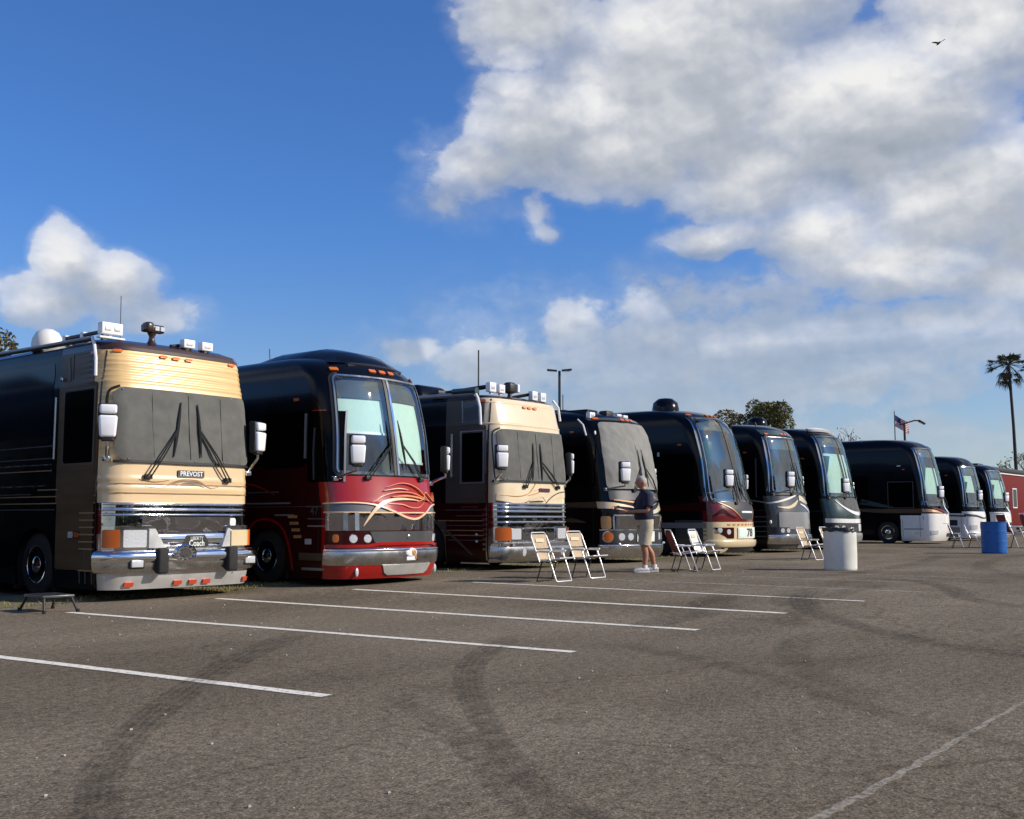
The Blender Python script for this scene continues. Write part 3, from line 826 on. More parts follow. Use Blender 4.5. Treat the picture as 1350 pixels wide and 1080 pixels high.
    part(dr, 'grab_rail', 'stainless', lambda mb: mb.tube([sh.pt(-sh.usy(1.28, t), t, .045) for t in (1.9, 2.2, 2.5, 2.8)], .018, 8), True)
    side_win(sh, root, .46, 1.0, 3.02, 3.46, 'dark_grey', .02, .008, name='side_panel')
    side_line(sh, root, [(1.02, 3.02), (1.04, 3.48)], .035, 'silver_grey', 'panel_trim')
    for t, y0, y1, m_ in [(1.50, .42, 1.1, 'grey_line'), (1.36, .6, 1.0, 'stainless'), (1.28, .6, 1.05, 'stainless'), (1.22, .42, 1.5, 'grey_line'), (1.10, .42, 1.2, 'grey_line'), (1.0, .42, 1.7, 'tan_line'), (.9, .42, 1.7, 'grey_line'), (.8, .42, 1.6, 'tan_line'), (.7, .42, 1.5, 'tan_line'), (.6, .42, 1.4, 'grey_line')]:
        side_stripe(sh, root, y0, y1, t, .022, m_)
    side_line(sh, root, [(2.7, .55), (2.45, .85), (2.05, 1.04), (1.65, .90), (1.2, .62), (.75, .3)], [.05, .05, .05, .05, .05, .03], 'bronze_grey', 'arch_trim', smooth=True)
    part(root, 'side_marker', 'lamp_clear', lambda mb: [mb.ell(sh.pt(-sh.usy(.62, t), t, .01), (.03, .03, .03), 8, 6) for t in (.72, .58)])
    part(root, 'corner_trim', 'stainless', lambda mb: [sh.patch(mb, [(t, .36, .46), (t + .05, .36, .46)], .014, 2, side=-1) for t in [.4 + .1 * i for i in range(9)]])
    add_wheels(sh, root, 'bronze_grey')
    mirror(root, -1.40, -.18, 2.04, arm_to=sh.pt(-1.22, 1.80, .03)); mirror(root, 1.30, .08, 2.0, arm_to=sh.pt(1.30, 1.76, .04), rz=.70)
    aw = part(root, 'awning', 'silver_grey', lambda mb: mb.tube([(-1.32, .62, 3.60), (-1.33, 3.5, 3.63), (-1.33, 8.5, 3.63)], .05, 10), True, 40)
    part(aw, 'awning_arm', 'white_plastic', lambda mb: mb.tube([(-1.33, .60, 3.62), (-1.36, .50, 3.50), (-1.365, .44, 3.30), (-1.365, .42, 2.95)], .03, 8), True, 40)
    part(root, 'awning_cap', 'teal_grey', lambda mb: mb.tube([(-1.33, .55, 3.66), (-1.33, 1.2, 3.67)], .07, 10), True)
    part(root, 'corner_tube', 'white_plastic', lambda mb: mb.tube([(1.20, .5, 3.66), (1.30, .42, 3.5), (1.34, .40, 3.2)], .025, 8), True)
    spotlight_box(root, -1.0, .45, 3.62, .21, .20, False); spotlight_box(root, -.70, .45, 3.62, .19, .18, False)
    def cs(mb):
        mb.lathe([(.06, 0), (.04, .10)], 10, 0, 'z', (-.32, .5, 3.6)); mb.box((-.32, .5, 3.80), (.24, .2, .24), 0, .06)
    o = part(root, 'roof_spotlight', 'ink', cs, True, 40); part(o, 'spotlight_lens', 'white_plastic', lambda mb: mb.box((-.14, .46, 3.80), (.08, .14, .18), 0, .02))
    spotlight_box(root, .42, .45, 3.56, .19, .20, False); spotlight_box(root, .72, .45, 3.55, .19, .20, False)
    part(root, 'roof_bar', 'black_trim', lambda mb: [mb.tube([(-.05, .8, 3.62), (.35, .5, 3.72)], .04, 6), mb.tube([(-1.1, 1.6, 3.70), (-1.05, .55, 3.76)], .05, 6), mb.box((-.95, 1.9, 3.72), (.5, .3, .12), 0, .03)], True, 40)
    part(root, 'roof_air_conditioner', 'black_paint', lambda mb: mb.box((-.55, 3.3, 3.80), (.9, 1.5, .38), 0, .12, None, 1.25), True, 40)
    part(root, 'whip_antenna', 'pole', lambda mb: mb.tube([(-1.05, .75, 3.6), (-1.05, .75, 4.55)], .016, 6))
    return root

# ---- tall raked coaches with open windshields
def raked_coach(O, label, k):
    root = start('motor_coach', O, label, k.get('rot', ROT))
    sh = Shell(base_rows(False, zs=k.get('zs', 1.), rake=k.get('rake', 1.)))
    tb, tt = k['ws']; wb, wt = k['ww']
    w = lambda t: wb + (wt - wb) * min(max((t - tb) / (tt - tb), -.3), 1.2)
    cover = k.get('cover')
    coach_body(sh, root, k['mats'], k['fn'], w=w, hole=None if cover else (tb, tt), extra_t=[tb, tt] + k['bands'], zdense=.09)
    rc = .10
    rows = rr(0, 0, tb, tt, rc, 6, 14)
    wrows = [(t, -(w(t) + a), w(t) + a) for (t, _, _), a in zip(rows, [r[1] * -1 for r in rr(0, 0, tb, tt, rc, 6, 14)])]
    loop = []
    if not cover:
        g = part(root, 'windshield', k.get('glass', 'glass_mirror'), lambda mb: sh.patch(mb, [(t, -w(t), w(t)) for t in [tb + (tt - tb) * i / 16 for i in range(17)]], .0, 24, back=None), True, 60)
        out = [(a, t) for (t, a, b) in wrows] + [(b, t) for (t, a, b) in reversed(wrows)]
        part(g, 'windshield_frame', k.get('frame', 'black_trim'), lambda mb: sh.ribbon(mb, out, .11, .012, closed=True, smooth=False, back=-.02), True)
        if k.get('bright', True):
            part(g, 'bright_moulding', 'stainless', lambda mb: sh.ribbon(mb, [(a + .02, t) for (t, a, b) in wrows[3:]] + [(b - .02, t) for (t, a, b) in reversed(wrows[3:])], .028, .022, smooth=False), True)
        part(g, 'centre_post', 'black_trim', lambda mb: sh.ribbon(mb, [(-.03, tb), (-.03, (tb + tt) / 2), (-.03, tt)], .06, .012), True)
        if k.get('post', True):
            part(g, 'centre_moulding', 'chrome', lambda mb: sh.ribbon(mb, [(.035, tb), (.035, (tb + tt) / 2), (.035, tt)], .045, .02), True)
        # cabin behind the glass
        cab = MB()
        x = 1.16; z0, z1 = 1.05, tt - .12; y0, y1 = .62, 3.0
        vs = [(-x, y0, z0), (x, y0, z0), (x, y1, z0), (-x, y1, z0), (-x * .92, y0 + .25, z1), (x * .92, y0 + .25, z1), (x * .92, y1, z1), (-x * .92, y1, z1)]
        cab.add(vs, [(0, 1, 2, 3), (3, 2, 6, 7), (1, 5, 6, 2), (0, 3, 7, 4), (4, 7, 6, 5)])
        cb = cab.build('cabin_lining', k.get('lining', 'interior_dark'), root)
        def dash(mb):
            n = 12; V = []
            for i in range(n + 1):
                u = -1.05 + 2.1 * i / n
                p0 = sh.pt(u, tb, -.06)
                V += [(p0.x, p0.y, tb - .02), (p0.x * .98, p0.y + .25, tb + .06), (p0.x * .97, p0.y + .50, tb + .04), (p0.x * .95, p0.y + .56, tb - .5), (p0.x, p0.y + .05, tb - .5)]
            mb.add(V, [(i * 5 + j, i * 5 + (j + 1) % 5, (i + 1) * 5 + (j + 1) % 5, (i + 1) * 5 + j) for i in range(n) for j in range(5)])
        part(root, 'dashboard', k.get('dash', 'dash'), dash, True, 40)
        for sx in (-.55, .55):
            st = part(root, 'cab_seat', 'interior', lambda mb: [mb.box((sx, 1.75, 2.05), (.52, .18, 1.0), 0, .07), mb.box((sx, 1.72, 2.62), (.30, .13, .22), 0, .05), mb.box((sx, 1.45, 1.55), (.52, .55, .16), 0, .05)], True, 40)
        part(root, 'steering_wheel', 'ink' if not k.get('wheel_white') else 'white_plastic', lambda mb: mb.tube([(.55 + .23 * math.cos(a), .98 + .10 * math.sin(a) * .9, tb + .14 + .20 * math.sin(a)) for a in [2 * PI * i / 20 for i in range(20)]], .022, 6, closed=True), True)
        for (u0, u1, t0, t1) in k.get('shades', []):
            sd = part(root, 'sunshade', 'shade', lambda mb: sh.patch(mb, rr(u0, u1, t0, t1, .01, 2, 10), -.10, 10, back=-.11), True)
            part(sd, 'shade_hem', 'white_plastic', lambda mb: sh.patch(mb, [(t0 - .02, u0, u1), (t0 + .02, u0, u1)], -.085, 10, back=-.12), True)
        if k.get('curtain', True):  # panel added behind the windshield, its tone imitates reflections in the glass
            part(root, 'cab_curtain', k.get('curtain_mat', 'curtain'), lambda mb: [mb.box((0, 1.98, (1.1 + tt) / 2), (2.0, .04, tt - 1.25), 0, 0)] + [mb.tube([(x, 1.95, 1.15), (x, 1.95, tt - .2)], .035, 6) for x in [-.95 + .19 * i for i in range(11)]], True, 40)
        if k.get('visor', True):
            part(root, 'visor_band', 'interior_dark', lambda mb: sh.patch(mb, [(tt - .36, -w(tt) + .04, w(tt) - .04), (tt - .02, -w(tt) + .04, w(tt) - .04)], -.07, 14, back=-.09), True)
        if k.get('quarter', True):
            part(root, 'quarter_window', 'glass_q', lambda mb: sh.patch(mb, [(tb + .03 + (tt - .75 - tb) * i / 10, w(tb + (tt - .7 - tb) * i / 10) + .12, sh.usy(.60, tb + (tt - .7 - tb) * i / 10) - .30 * i / 10) for i in range(11)], .010, 6), True)
            part(root, 'quarter_window', 'glass_q', lambda mb: sh.patch(mb, [(t, -b, -a) for (t, a, b) in [(tb + .03 + (tt - .75 - tb) * i / 10, w(tb + (tt - .7 - tb) * i / 10) + .12, sh.usy(.60, tb + (tt - .7 - tb) * i / 10) - .30 * i / 10) for i in range(11)]], .010, 6), True)
            part(root, 'corner_post', 'chrome', lambda mb: sh.ribbon(mb, [(-(w(t) + .085), t) for t in [tb + (tt - tb) * i / 8 for i in range(9)]], [.012, .012, .018, .022, .03, .05, .05, .035, .025], .02), True)
        base = tb - .06
        bu = k.get('wip', (-.42, .55))
        wiper(root, sh, (bu[0], base), (-.10, tb + .52), .05, (.0, 1), .85)
        wiper(root, sh, (bu[1], base), (.16, tb + .52), .05, (-.12, 1), .85)
    mz = k.get('mz', 1.93)
    mirror(root, -1.22, -.22, mz, zs=1.0, arm_to=sh.pt(-1.16, max(1.72, tb - .08), .04))
    mirror(root, 1.34, k.get('rmy', .60), mz - .02, zs=.95, arm_to=sh.pt(1.30, max(1.72, tb - .1), .05), rz=.75)
    lamps = k.get('lamps', True)
    if lamps:
        tl = tt + .10
        lens_row(root, sh, [(-w(tt) + .12, tl), (-.22, tl + .03), (0, tl + .03), (.22, tl + .03), (w(tt) - .12, tl)], 'amber', .13, .055)
    # side openings
    sw = k.get('side', dict())
    side_win(sh, root, *sw.get('a', (.78, 1.95, 1.8, 2.95)), 'side_glass', .06, .006)
    dr = part(root, 'entry_door', sw.get('door_mat', 'black_paint'), lambda mb: sh.patch(mb, rr(2.72, 3.55, .35, 2.98, .05, 4, 10), .006, 4, side=-1), True)
    side_win(sh, dr, 2.82, 3.45, 1.7, 2.85, 'side_glass', .05, .012)
    for y0 in (3.9, 5.6, 7.4): side_win(sh, root, y0, y0 + 1.4, 1.9, 2.9, 'side_glass', .06, .006)
    side_line(sh, root, [(.68, .3), (.68, 1.7)], .012, 'under', 'panel_seam', off=.003)
    side_line(sh, root, [(1.40, .3), (1.40, 1.0)], .012, 'under', 'panel_seam', off=.003)
    side_line(sh, root, [(.30, 1.30), (2.6, 1.30), (2.62, 1.302), (12.5, 1.30)], .010, 'grey_line', 'bay_seam', off=.003)
    for y0 in (2.72, 4.2, 5.7, 7.2):
        bd_ = part(root, 'bay_door', sw.get('door_mat', 'black_paint'), lambda mb: sh.patch(mb, rr(y0, y0 + 1.3, .34, 1.22, .03, 3, 4), .0045, 4, side=-1), True) if y0 > 3.6 else None
        if bd_: part(bd_, 'bay_latch', 'chrome', lambda mb: mb.box(sh.pt(-sh.usy(y0 + .65, .5), .5, .015), (.02, .12, .05), 0, .006))
    lens_row(root, sh, [(-sh.usy(1.30, 3.12), 3.10)], 'amber_dark', .12, .05, 'side_lamp')
    add_wheels(sh, root, sw.get('arch', 'black_paint'))
    part(root, 'roof_air_conditioner', 'black_paint', lambda mb: mb.box((0, 6.5, sh.fz(sh.t1) + .10), (1.3, 1.6, .26), 0, .10, None, 1.1), True, 40)
    return root, sh, w

M['curtain'] = mat('cab_curtain_cloth', (.34, .41, .39), .85, var=.15, vscale=3)  # tone of the added cab panels, in place of windshield reflections
M['curtain_grey'] = mat('grey_cab_curtain_cloth', (.20, .235, .245), .85, var=.25, vscale=2)
M['glass_q'] = mat('quarter_window_glass', (.05, .12, .115), .04, 0, coat=1)

def bumper_on(root, sh, t0, t1, m, off=.05, u=1.38, lip=None):
    bp = part(root, 'bumper', m, lambda mb: sh.patch(mb, rr(-u, u, t0, t1, .03, 4, 10), off - .02, 28, back=-.01, bulge=.035), True, 40)
    if lip: part(bp, 'bumper_lip', lip, lambda mb: sh.patch(mb, rr(-u + .02, u - .02, t1 - .055, t1 - .005, .01, 3, 5), off - .005, 28, bulge=.025), True)
    return bp

def build_coach_2():
    mats = ['maroon', 'maroon_dark', 'chrome_dark', 'grey_line', 'black_paint', 'stainless', 'under']
    def fn(t, u, y, side):
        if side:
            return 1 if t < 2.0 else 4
        if t > 1.80: return 4 if abs(u) < 1.22 or t > 2.9 else 0
        return 0
    root, sh, w = raked_coach((14.10, 12.30, .04), 'maroon and black coach with orange flame lines and pale shades behind its windshield',
        dict(ws=(1.83, 3.50), ww=(1.14, 1.03), mats=mats, fn=fn, bands=[.35, .62, .66, .90, 1.19, 1.30, 1.80, 2.0, 2.9], zs=1.05, rmy=.20, curtain_mat='curtain_grey', glass='glass', quarter=False, visor=True,
             shades=[(-1.14, -.07, 2.55, 3.46), (.09, 1.14, 2.08, 3.46)], mz=1.96, wheel_white=True, lining='interior', wip=(-.62, .62), lamps=False,
             side=dict(a=(1.06, 2.15, 1.95, 2.90), door_mat='maroon_dark', arch='maroon_dark')))
    side_win(sh, root, .27, .98, 1.70, 2.88, 'side_glass', .04, .007)
    side_line(sh, root, [(1.03, 2.1), (1.03, 2.85)], .03, 'silver_grey', 'grab_rail', off=.03)
    side_line(sh, root, [(.80, 1.74), (.82, 2.2), (.80, 2.6)], .02, 'grey_line', 'grab_rail', off=.03)
    side_line(sh, root, [(.24, 1.7), (.28, 2.9)], .035, 'silver_grey', 'door_edge', off=.012)
    part(root, 'paper_sign', 'cream', lambda mb: mb.box((-.35, .78, 2.42), (.34, .02, .12)))
    part(root, 'yellow_vest', 'yellow', lambda mb: mb.box((.16, .55, 2.02), (.15, .06, .40), 0, .02), True)
    part(root, 'photo_panel', 'tan_line', lambda mb: mb.add([(.55, .75, 1.86), (1.0, .70, 1.86), (.98, .74, 2.10), (.9, .75, 2.12)], [(0, 1, 2, 3)]))
    # lower nose
    part(root, 'chrome_panel', 'chrome_dark', lambda mb: sh.patch(mb, rr(-1.34, 1.34, .905, 1.20, .02, 3, 4), .012, 36, wav=lambda u, t: max(0, (t - .9)) * .05), True)
    for u in (-1.39, -1.10, -.92): part(root, 'corner_plate', 'stainless', lambda mb: sh.patch(mb, [(.91, u, u + .07), (1.195, u, u + .07)], .034, 3), True)
    part(root, 'painted_band', 'grey_line', lambda mb: sh.patch(mb, [(1.20, -1.42, 1.42), (1.34, -1.42, 1.42)], .012, 36), True)
    part(root, 'painted_line', 'pale_line', lambda mb: [sh.ribbon(mb, [(-1.42, 1.205), (0, 1.20), (1.42, 1.205)], .022, .032), sh.ribbon(mb, [(-1.42, 1.345), (-.9, 1.355), (-.55, 1.32), (-.2, 1.22), (.1, 1.12), (.35, 1.10), (.6, 1.18), (.85, 1.31), (1.1, 1.35), (1.42, 1.35)], [.018, .02, .025, .03, .035, .035, .03, .025, .02, .016], .038)], True)
    def belly(mb):
        pts = [(-1.0, 1.34), (-.55, 1.32), (-.2, 1.22), (.1, 1.12), (.35, 1.10), (.6, 1.18), (.85, 1.31), (1.05, 1.34)]
        n = 40; rows_lo = []
        f = pchip([p[0] for p in pts], [p[1] for p in pts])
        V = []
        for i in range(n + 1):
            u = -1.0 + 2.05 * i / n
            V += [sh.pt(u, f(u), .034), sh.pt(u, 1.38, .020)]
        mb.add(V, [(2 * i, 2 * i + 2, 2 * i + 3, 2 * i + 1) for i in range(n)])
    part(root, 'painted_belly', 'maroon', belly, True)
    fl = []
    part(root, 'flame_graphic', 'orange_line', lambda mb: [
        sh.ribbon(mb, [(-.28, 1.62), (0, 1.69), (.25, 1.68), (.5, 1.60), (.68, 1.48), (.86, 1.36)], [.004, .012, .015, .015, .013, .004], .042),
        sh.ribbon(mb, [(-.60, 1.36), (-.35, 1.48), (-.05, 1.54), (.3, 1.53), (.6, 1.46), (.9, 1.36)], [.004, .014, .018, .016, .013, .004], .042),
        sh.ribbon(mb, [(-.2, 1.46), (.15, 1.48), (.5, 1.45), (.66, 1.41)], [.006, .030, .026, .006], .040),
        sh.ribbon(mb, [(.40, 1.38), (.62, 1.44), (.72, 1.55), (.98, 1.40), (1.08, 1.48), (1.06, 1.56)], [.006, .016, .014, .014, .014, .006], .042),
        sh.ribbon(mb, [(-.30, 1.34), (0, 1.33), (.22, 1.28), (.45, 1.29), (.62, 1.38)], [.006, .018, .016, .012, .006], .042)], True)
    part(root, 'flame_graphic', 'pale_line', lambda mb: [
        sh.ribbon(mb, [(-.78, .98), (-.68, 1.12), (-.55, 1.26), (-.35, 1.37), (-.10, 1.42), (.2, 1.42), (.45, 1.40)], [.005, .040, .052, .058, .045, .026, .006], .046),
        sh.ribbon(mb, [(-.35, 1.56), (-.05, 1.60), (.2, 1.585)], [.004, .018, .006], .043)], True)
    # lamp tray
    part(root, 'lamp_tray', 'maroon_dark', lambda mb: sh.patch(mb, rr(-1.40, 1.40, .665, .90, .03, 3, 3), .012, 34), True)
    part(root, 'grille_panel', 'dark_grey', lambda mb: sh.patch(mb, [(.675, -.50, .78), (.72, -.58, .86), (.89, -.66, .94)], .022, 16), True)
    part(root, 'nose_lip', 'maroon', lambda mb: sh.ribbon(mb, [(-1.40, .655), (-.7, .655), (-.5, .69), (.8, .69), (.95, .655), (1.40, .655)], .05, .045, smooth=False), True)
    for u in (-.94, -.70, .94, 1.14): round_lamp(root, sh, u, .775, .065)
    for u in (-1.22, 1.28): part(root, 'turn_signal', 'amber', lambda mb: sh.patch(mb, rr(u - .05, u + .05, .715, .85, .045, 4, 2), .03, 4), True)
    part(root, 'hood_emblem', 'chrome', lambda mb: mb.ell(sh.pt(.14, .80, .03), (.04, .015, .04), 10, 8), True)
    bp = bumper_on(root, sh, .345, .62, 'stainless', .06, 1.40, 'chrome')
    part(root, 'front_apron', 'maroon', lambda mb: sh.patch(mb, rr(-1.38, 1.38, .14, .345, .03, 3, 4), .045, 30, back=-.02), True)
    part(bp, 'tow_panel', 'steel_satin', lambda mb: sh.patch(mb, [(.20, -.28, .62), (.24, -.36, .70), (.35, -.42, .78)], .065, 10), True)
    e = part(bp, 'emblem', 'white_plastic', lambda mb: [mb.ell(sh.pt(.16, .545, .075), (.13, .015, .075), 14, 8), mb.box(sh.pt(.16, .45, .075), (.22, .02, .07), 0, .01)], True)
    part(e, 'emblem_figure', 'orange_gold', lambda mb: [mb.ell(sh.pt(.20, .545, .09), (.055, .012, .055), 10, 8), mb.box(sh.pt(.26, .50, .082), (.05, .02, .14), 0, .01)], True)
    for u in (-.86, 1.10): part(root, 'fog_lamp', 'lamp_clear', lambda mb: mb.ell(sh.pt(u, .255, .06), (.035, .02, .075), 10, 8), True)
    lens_row(root, sh, [(-.92, 3.62), (-.20, 3.64), (.02, 3.64), (.24, 3.64), (.98, 3.60)], 'amber', .14, .06)
    # black roof fairing with a slot
    def fair(mb):
        n = 14; V = []; prof = [(0., .0), (.08, .08), (.30, .20), (.8, .27), (1.8, .25), (3.0, .0)]
        z0 = sh.fz(3.86)
        for (dy, dz) in prof:
            for i in range(n + 1):
                x = -1.0 + 2.0 * i / n; r = (1 - abs(x) ** 4)
                V.append((x * (.86 + .02 * dy), .70 + dy + .18 * x * x, z0 - .03 + dz * r + .10 * min(1, dy) * r))
        mb.add(V, [(j * (n + 1) + i, j * (n + 1) + i + 1, (j + 1) * (n + 1) + i + 1, (j + 1) * (n + 1) + i) for j in range(len(prof) - 1) for i in range(n)])
    rf = part(root, 'roof_fairing', 'black_paint', fair, True, 60)
    part(rf, 'fairing_slot', 'ink', lambda mb: sh.patch(mb, rr(-.56, .66, 3.77, 3.90, .04, 4, 4), .02, 14), True)
    part(rf, 'slot_rim', 'dark_grey', lambda mb: sh.ribbon(mb, [(-.60, 3.74), (-.60, 3.94), (.70, 3.94), (.70, 3.74)], .025, .026, closed=True, smooth=False), True)
    # side wall
    part(root, 'number_plate', 'grey_line', lambda mb: [mb.add([sh.pt(-sh.usy(.78 - v.x, 1.25), 1.22 + v.y, .012 + v.z) for v in text_geo('47', .20)[0]], text_geo('47', .20)[1])])
    for t, y0, y1, m_ in [(1.30, .35, 1.0, 'grey_line'), (.98, .3, .95, 'silver_grey'), (1.10, .3, .95, 'grey_line'), (1.36, 1.4, 2.6, 'silver_grey'), (1.16, 1.3, 1.8, 'silver_grey'), (1.55, 1.7, 2.8, 'grey_line')]:
        side_stripe(sh, root, y0, y1, t, .025, m_)
    side_line(sh, root, [(2.9, 1.75), (2.3, 1.66), (1.8, 1.50)], [.01, .035, .01], 'maroon', 'painted_wave', smooth=True)
    side_line(sh, root, [(2.65, .6), (2.4, 1.0), (2.0, 1.09), (1.6, .95), (1.38, .55), (1.34, .25)], .04, 'maroon', 'arch_trim', smooth=True)
    part(root, 'side_graphic', 'orange_gold', lambda mb: [sh.patch(mb, rr(1.1 + .04 * i, 1.3 + .05 * i, .78 + .11 * i, .83 + .11 * i, .01, 2, 2), .008, 3, side=-1) for i in range(4)], True)
    mk = part(root, 'side_marker', 'lamp_clear', lambda mb: sh.patch(mb, rr(.85, 1.0, .68, .77, .01, 3, 2), .014, 3, side=-1))
    part(root, 'lower_trim', 'bronze', lambda mb: sh.patch(mb, [(.42, .3, 1.15), (.54, .3, 1.15)], .012, 4, side=-1))
    part(root, 'lower_trim', 'silver_grey', lambda mb: sh.patch(mb, [(.26, .3, 1.1), (.30, .3, 1.1)], .012, 4, side=-1))
    part(root, 'whip_antenna', 'black_trim', lambda mb: [mb.tube([(-.75, 2.6, 3.75), (-.78, 2.6, 4.15)], .008, 5), mb.box((-.7, 2.45, 3.80), (.16, .3, .06), 0, .02)])
    return root

def build_coach_4():
    mats = ['black_paint', 'dark_grey', 'bronze', 'stainless', 'under']
    def fn(t, u, y, side):
        return 0
    root, sh, w = raked_coach((23.45, 12.72, .1), 'black coach with pale grey windshield cover, the standing man in front of it',
        dict(ws=(1.78, 3.36), ww=(1.2, 1.12), mats=mats, fn=fn, bands=[1.1, 1.4], zs=.93, cover=True, mz=1.88, lamps=False, side=dict(a=(.62, 2.2, 1.8, 2.80))))
    def cov(mb):
        rows = rr(0, 0, 1.74, 3.33, .10, 6, 50)
        sh.patch(mb, [(t, -(1.12 - a) + .10 * max(0, (t - 2.6) / .8), (1.34 - a) - .12 * max(0, (t - 2.6) / .8)) for (t, a, b) in rows], .038, 70, wav=lambda u, t: 0.022 * mnoise.noise(Vector((u * 2.2 + t * 1.6, t * 2.4 - u * 1.1, 3.3))) + 0.011 * mnoise.noise(Vector((u * 6 + t * 5, t * 5 - u * 3, 9.1))))
    cv = part(root, 'windshield_cover', 'cover_light', cov, True, 60)
    part(cv, 'cover_hem', 'cover_light', lambda mb: sh.ribbon(mb, [(1.33, 1.76), (1.34, 2.4), (1.28, 2.9), (1.18, 3.24)], .04, .045), True)
    part(cv, 'cover_seam', 'cover_light', lambda mb: sh.ribbon(mb, [(-.05, 1.78), (-.02, 2.5), (-.05, 3.28)], .02, .041), True)
    part(cv, 'cover_strap', 'white_plastic', lambda mb: mb.ell(sh.pt(-1.17, 3.05, .06), (.035, .02, .05), 8, 6), True)
    wiper(root, sh, (-.35, 1.70), (.0, 2.25), .06, (.0, 1), .9); wiper(root, sh, (.75, 1.70), (.22, 2.25), .06, (-.1, 1), .9)
    lens_row(root, sh, [(-.98, 3.44), (-.16, 3.45), (.05, 3.45), (.26, 3.45)], 'amber', .14, .06)
    part(root, 'roof_edge_moulding', 'dark_grey', lambda mb: sh.ribbon(mb, [(-1.2, 3.42), (-.6, 3.45), (0, 3.45), (.6, 3.45), (1.2, 3.42)], .08, .012), True)
    part(root, 'painted_band', 'cream', lambda mb: sh.ribbon(mb, [(-1.42, 1.36), (-1.0, 1.34), (-.5, 1.27), (0, 1.20), (.5, 1.22), (1.0, 1.34), (1.42, 1.42)], [.16, .15, .12, .07, .09, .15, .18], .013), True)
    side_line(sh, root, [(.42, 1.36), (1.0, 1.37), (2.2, 1.38)], [.16, .12, .05], 'bronze', 'painted_band', smooth=True)
    side_line(sh, root, [(.9, .95), (1.3, 1.0), (2.0, .98)], [.02, .10, .02], 'bronze', 'painted_band', smooth=True)
    part(root, 'painted_wave', 'orange_gold', lambda mb: [sh.ribbon(mb, [(-1.0, 1.48), (-.3, 1.42), (.3, 1.36), (.7, 1.42)], [.02, .05, .03, .01], .014), sh.ribbon(mb, [(-.2, 1.58), (.3, 1.60), (.9, 1.50)], [.01, .04, .01], .014)], True)
    part(root, 'nose_pad', 'dark_grey', lambda mb: sh.patch(mb, rr(-1.1, 1.1, 1.48, 1.70, .03, 3, 3), .010, 20), True)
    part(root, 'grille_panel', 'chrome_dark', lambda mb: sh.patch(mb, rr(-1.02, 1.2, .80, 1.10, .02, 3, 4), .016, 24, wav=lambda u, t: (t - .8) * .12), True)
    part(root, 'grille_rail', 'stainless', lambda mb: [sh.ribbon(mb, [(-1.06, 1.12), (0, 1.12), (1.2, 1.12)], .03, .022), sh.ribbon(mb, [(-1.40, .78), (0, .78), (1.40, .78)], .025, .02), sh.ribbon(mb, [(-1.06, .80), (-1.06, 1.1)], .05, .022, smooth=False)], True)
    part(root, 'corner_light', 'orange_gold', lambda mb: sh.patch(mb, rr(-1.36, -1.12, .80, 1.10, .05, 4, 4), .016, 5), True)
    part(root, 'lamp_tray', 'ink', lambda mb: sh.patch(mb, rr(-1.40, 1.40, .46, .77, .03, 3, 3), .010, 30), True)
    round_lamp(root, sh, -1.20, .62, .115, 'amber', name='turn_signal'); round_lamp(root, sh, 1.22, .62, .10, 'amber', name='turn_signal')
    for u in (-.86, -.60, .72, .98): round_lamp(root, sh, u, .62, .085)
    part(root, 'front_plate', 'plate_white', lambda mb: sh.patch(mb, rr(-.40, .34, .50, .74, .02, 3, 3), .03, 10), True)
    bumper_on(root, sh, .14, .45, 'stainless', .06, 1.40, 'chrome')
    part(root, 'parking_lamp', 'lamp_clear', lambda mb: [mb.ell(sh.pt(u, .46, .07), (.05, .03, .03), 8, 6) for u in (-.95, 1.05)])
    part(root, 'lower_guard', 'under', lambda mb: sh.patch(mb, [(.12, -1.2, 1.2), (.2, -1.2, 1.2)], -.1, 10))
    part(root, 'satellite_dome', 'black_paint', lambda mb: mb.lathe([(.42, 0), (.43, .14), (.38, .30), (.25, .42), (.0001, .46)], 24, 0, 'z', (-.95, 3.6, 3.45)), True, 60)
    part(root, 'roof_air_conditioner', 'black_paint', lambda mb: mb.box((-.6, 2.0, 3.58), (.5, 1.8, .22), 0, .06), True, 40)
    o = spotlight_box(root, -.92, .95, 3.40, .22, .16, False); spotlight_box(root, .18, .9, 3.44, .20, .15, False); spotlight_box(root, .46, .9, 3.43, .20, .15, False)
    part(root, 'roof_bar', 'black_trim', lambda mb: [mb.box((-.25, .95, 3.56), (.34, .25, .22), 0, .05), mb.tube([(-.8, .98, 3.53), (.1, .98, 3.53)], .04, 6)], True, 40)
    part(root, 'awning_arm', 'white_plastic', lambda mb: mb.tube([(-1.24, 1.1, 3.40), (-1.31, .9, 3.26), (-1.33, .8, 3.0)], .022, 8), True, 40)
    part(root, 'whip_antenna', 'black_trim', lambda mb: [mb.tube([(-.75, 1.9, 3.45), (-.75, 1.9, 4.1)], .012, 5), mb.tube([(-.95, 2.3, 3.45), (-.95, 2.3, 3.95)], .008, 5)])
    return root

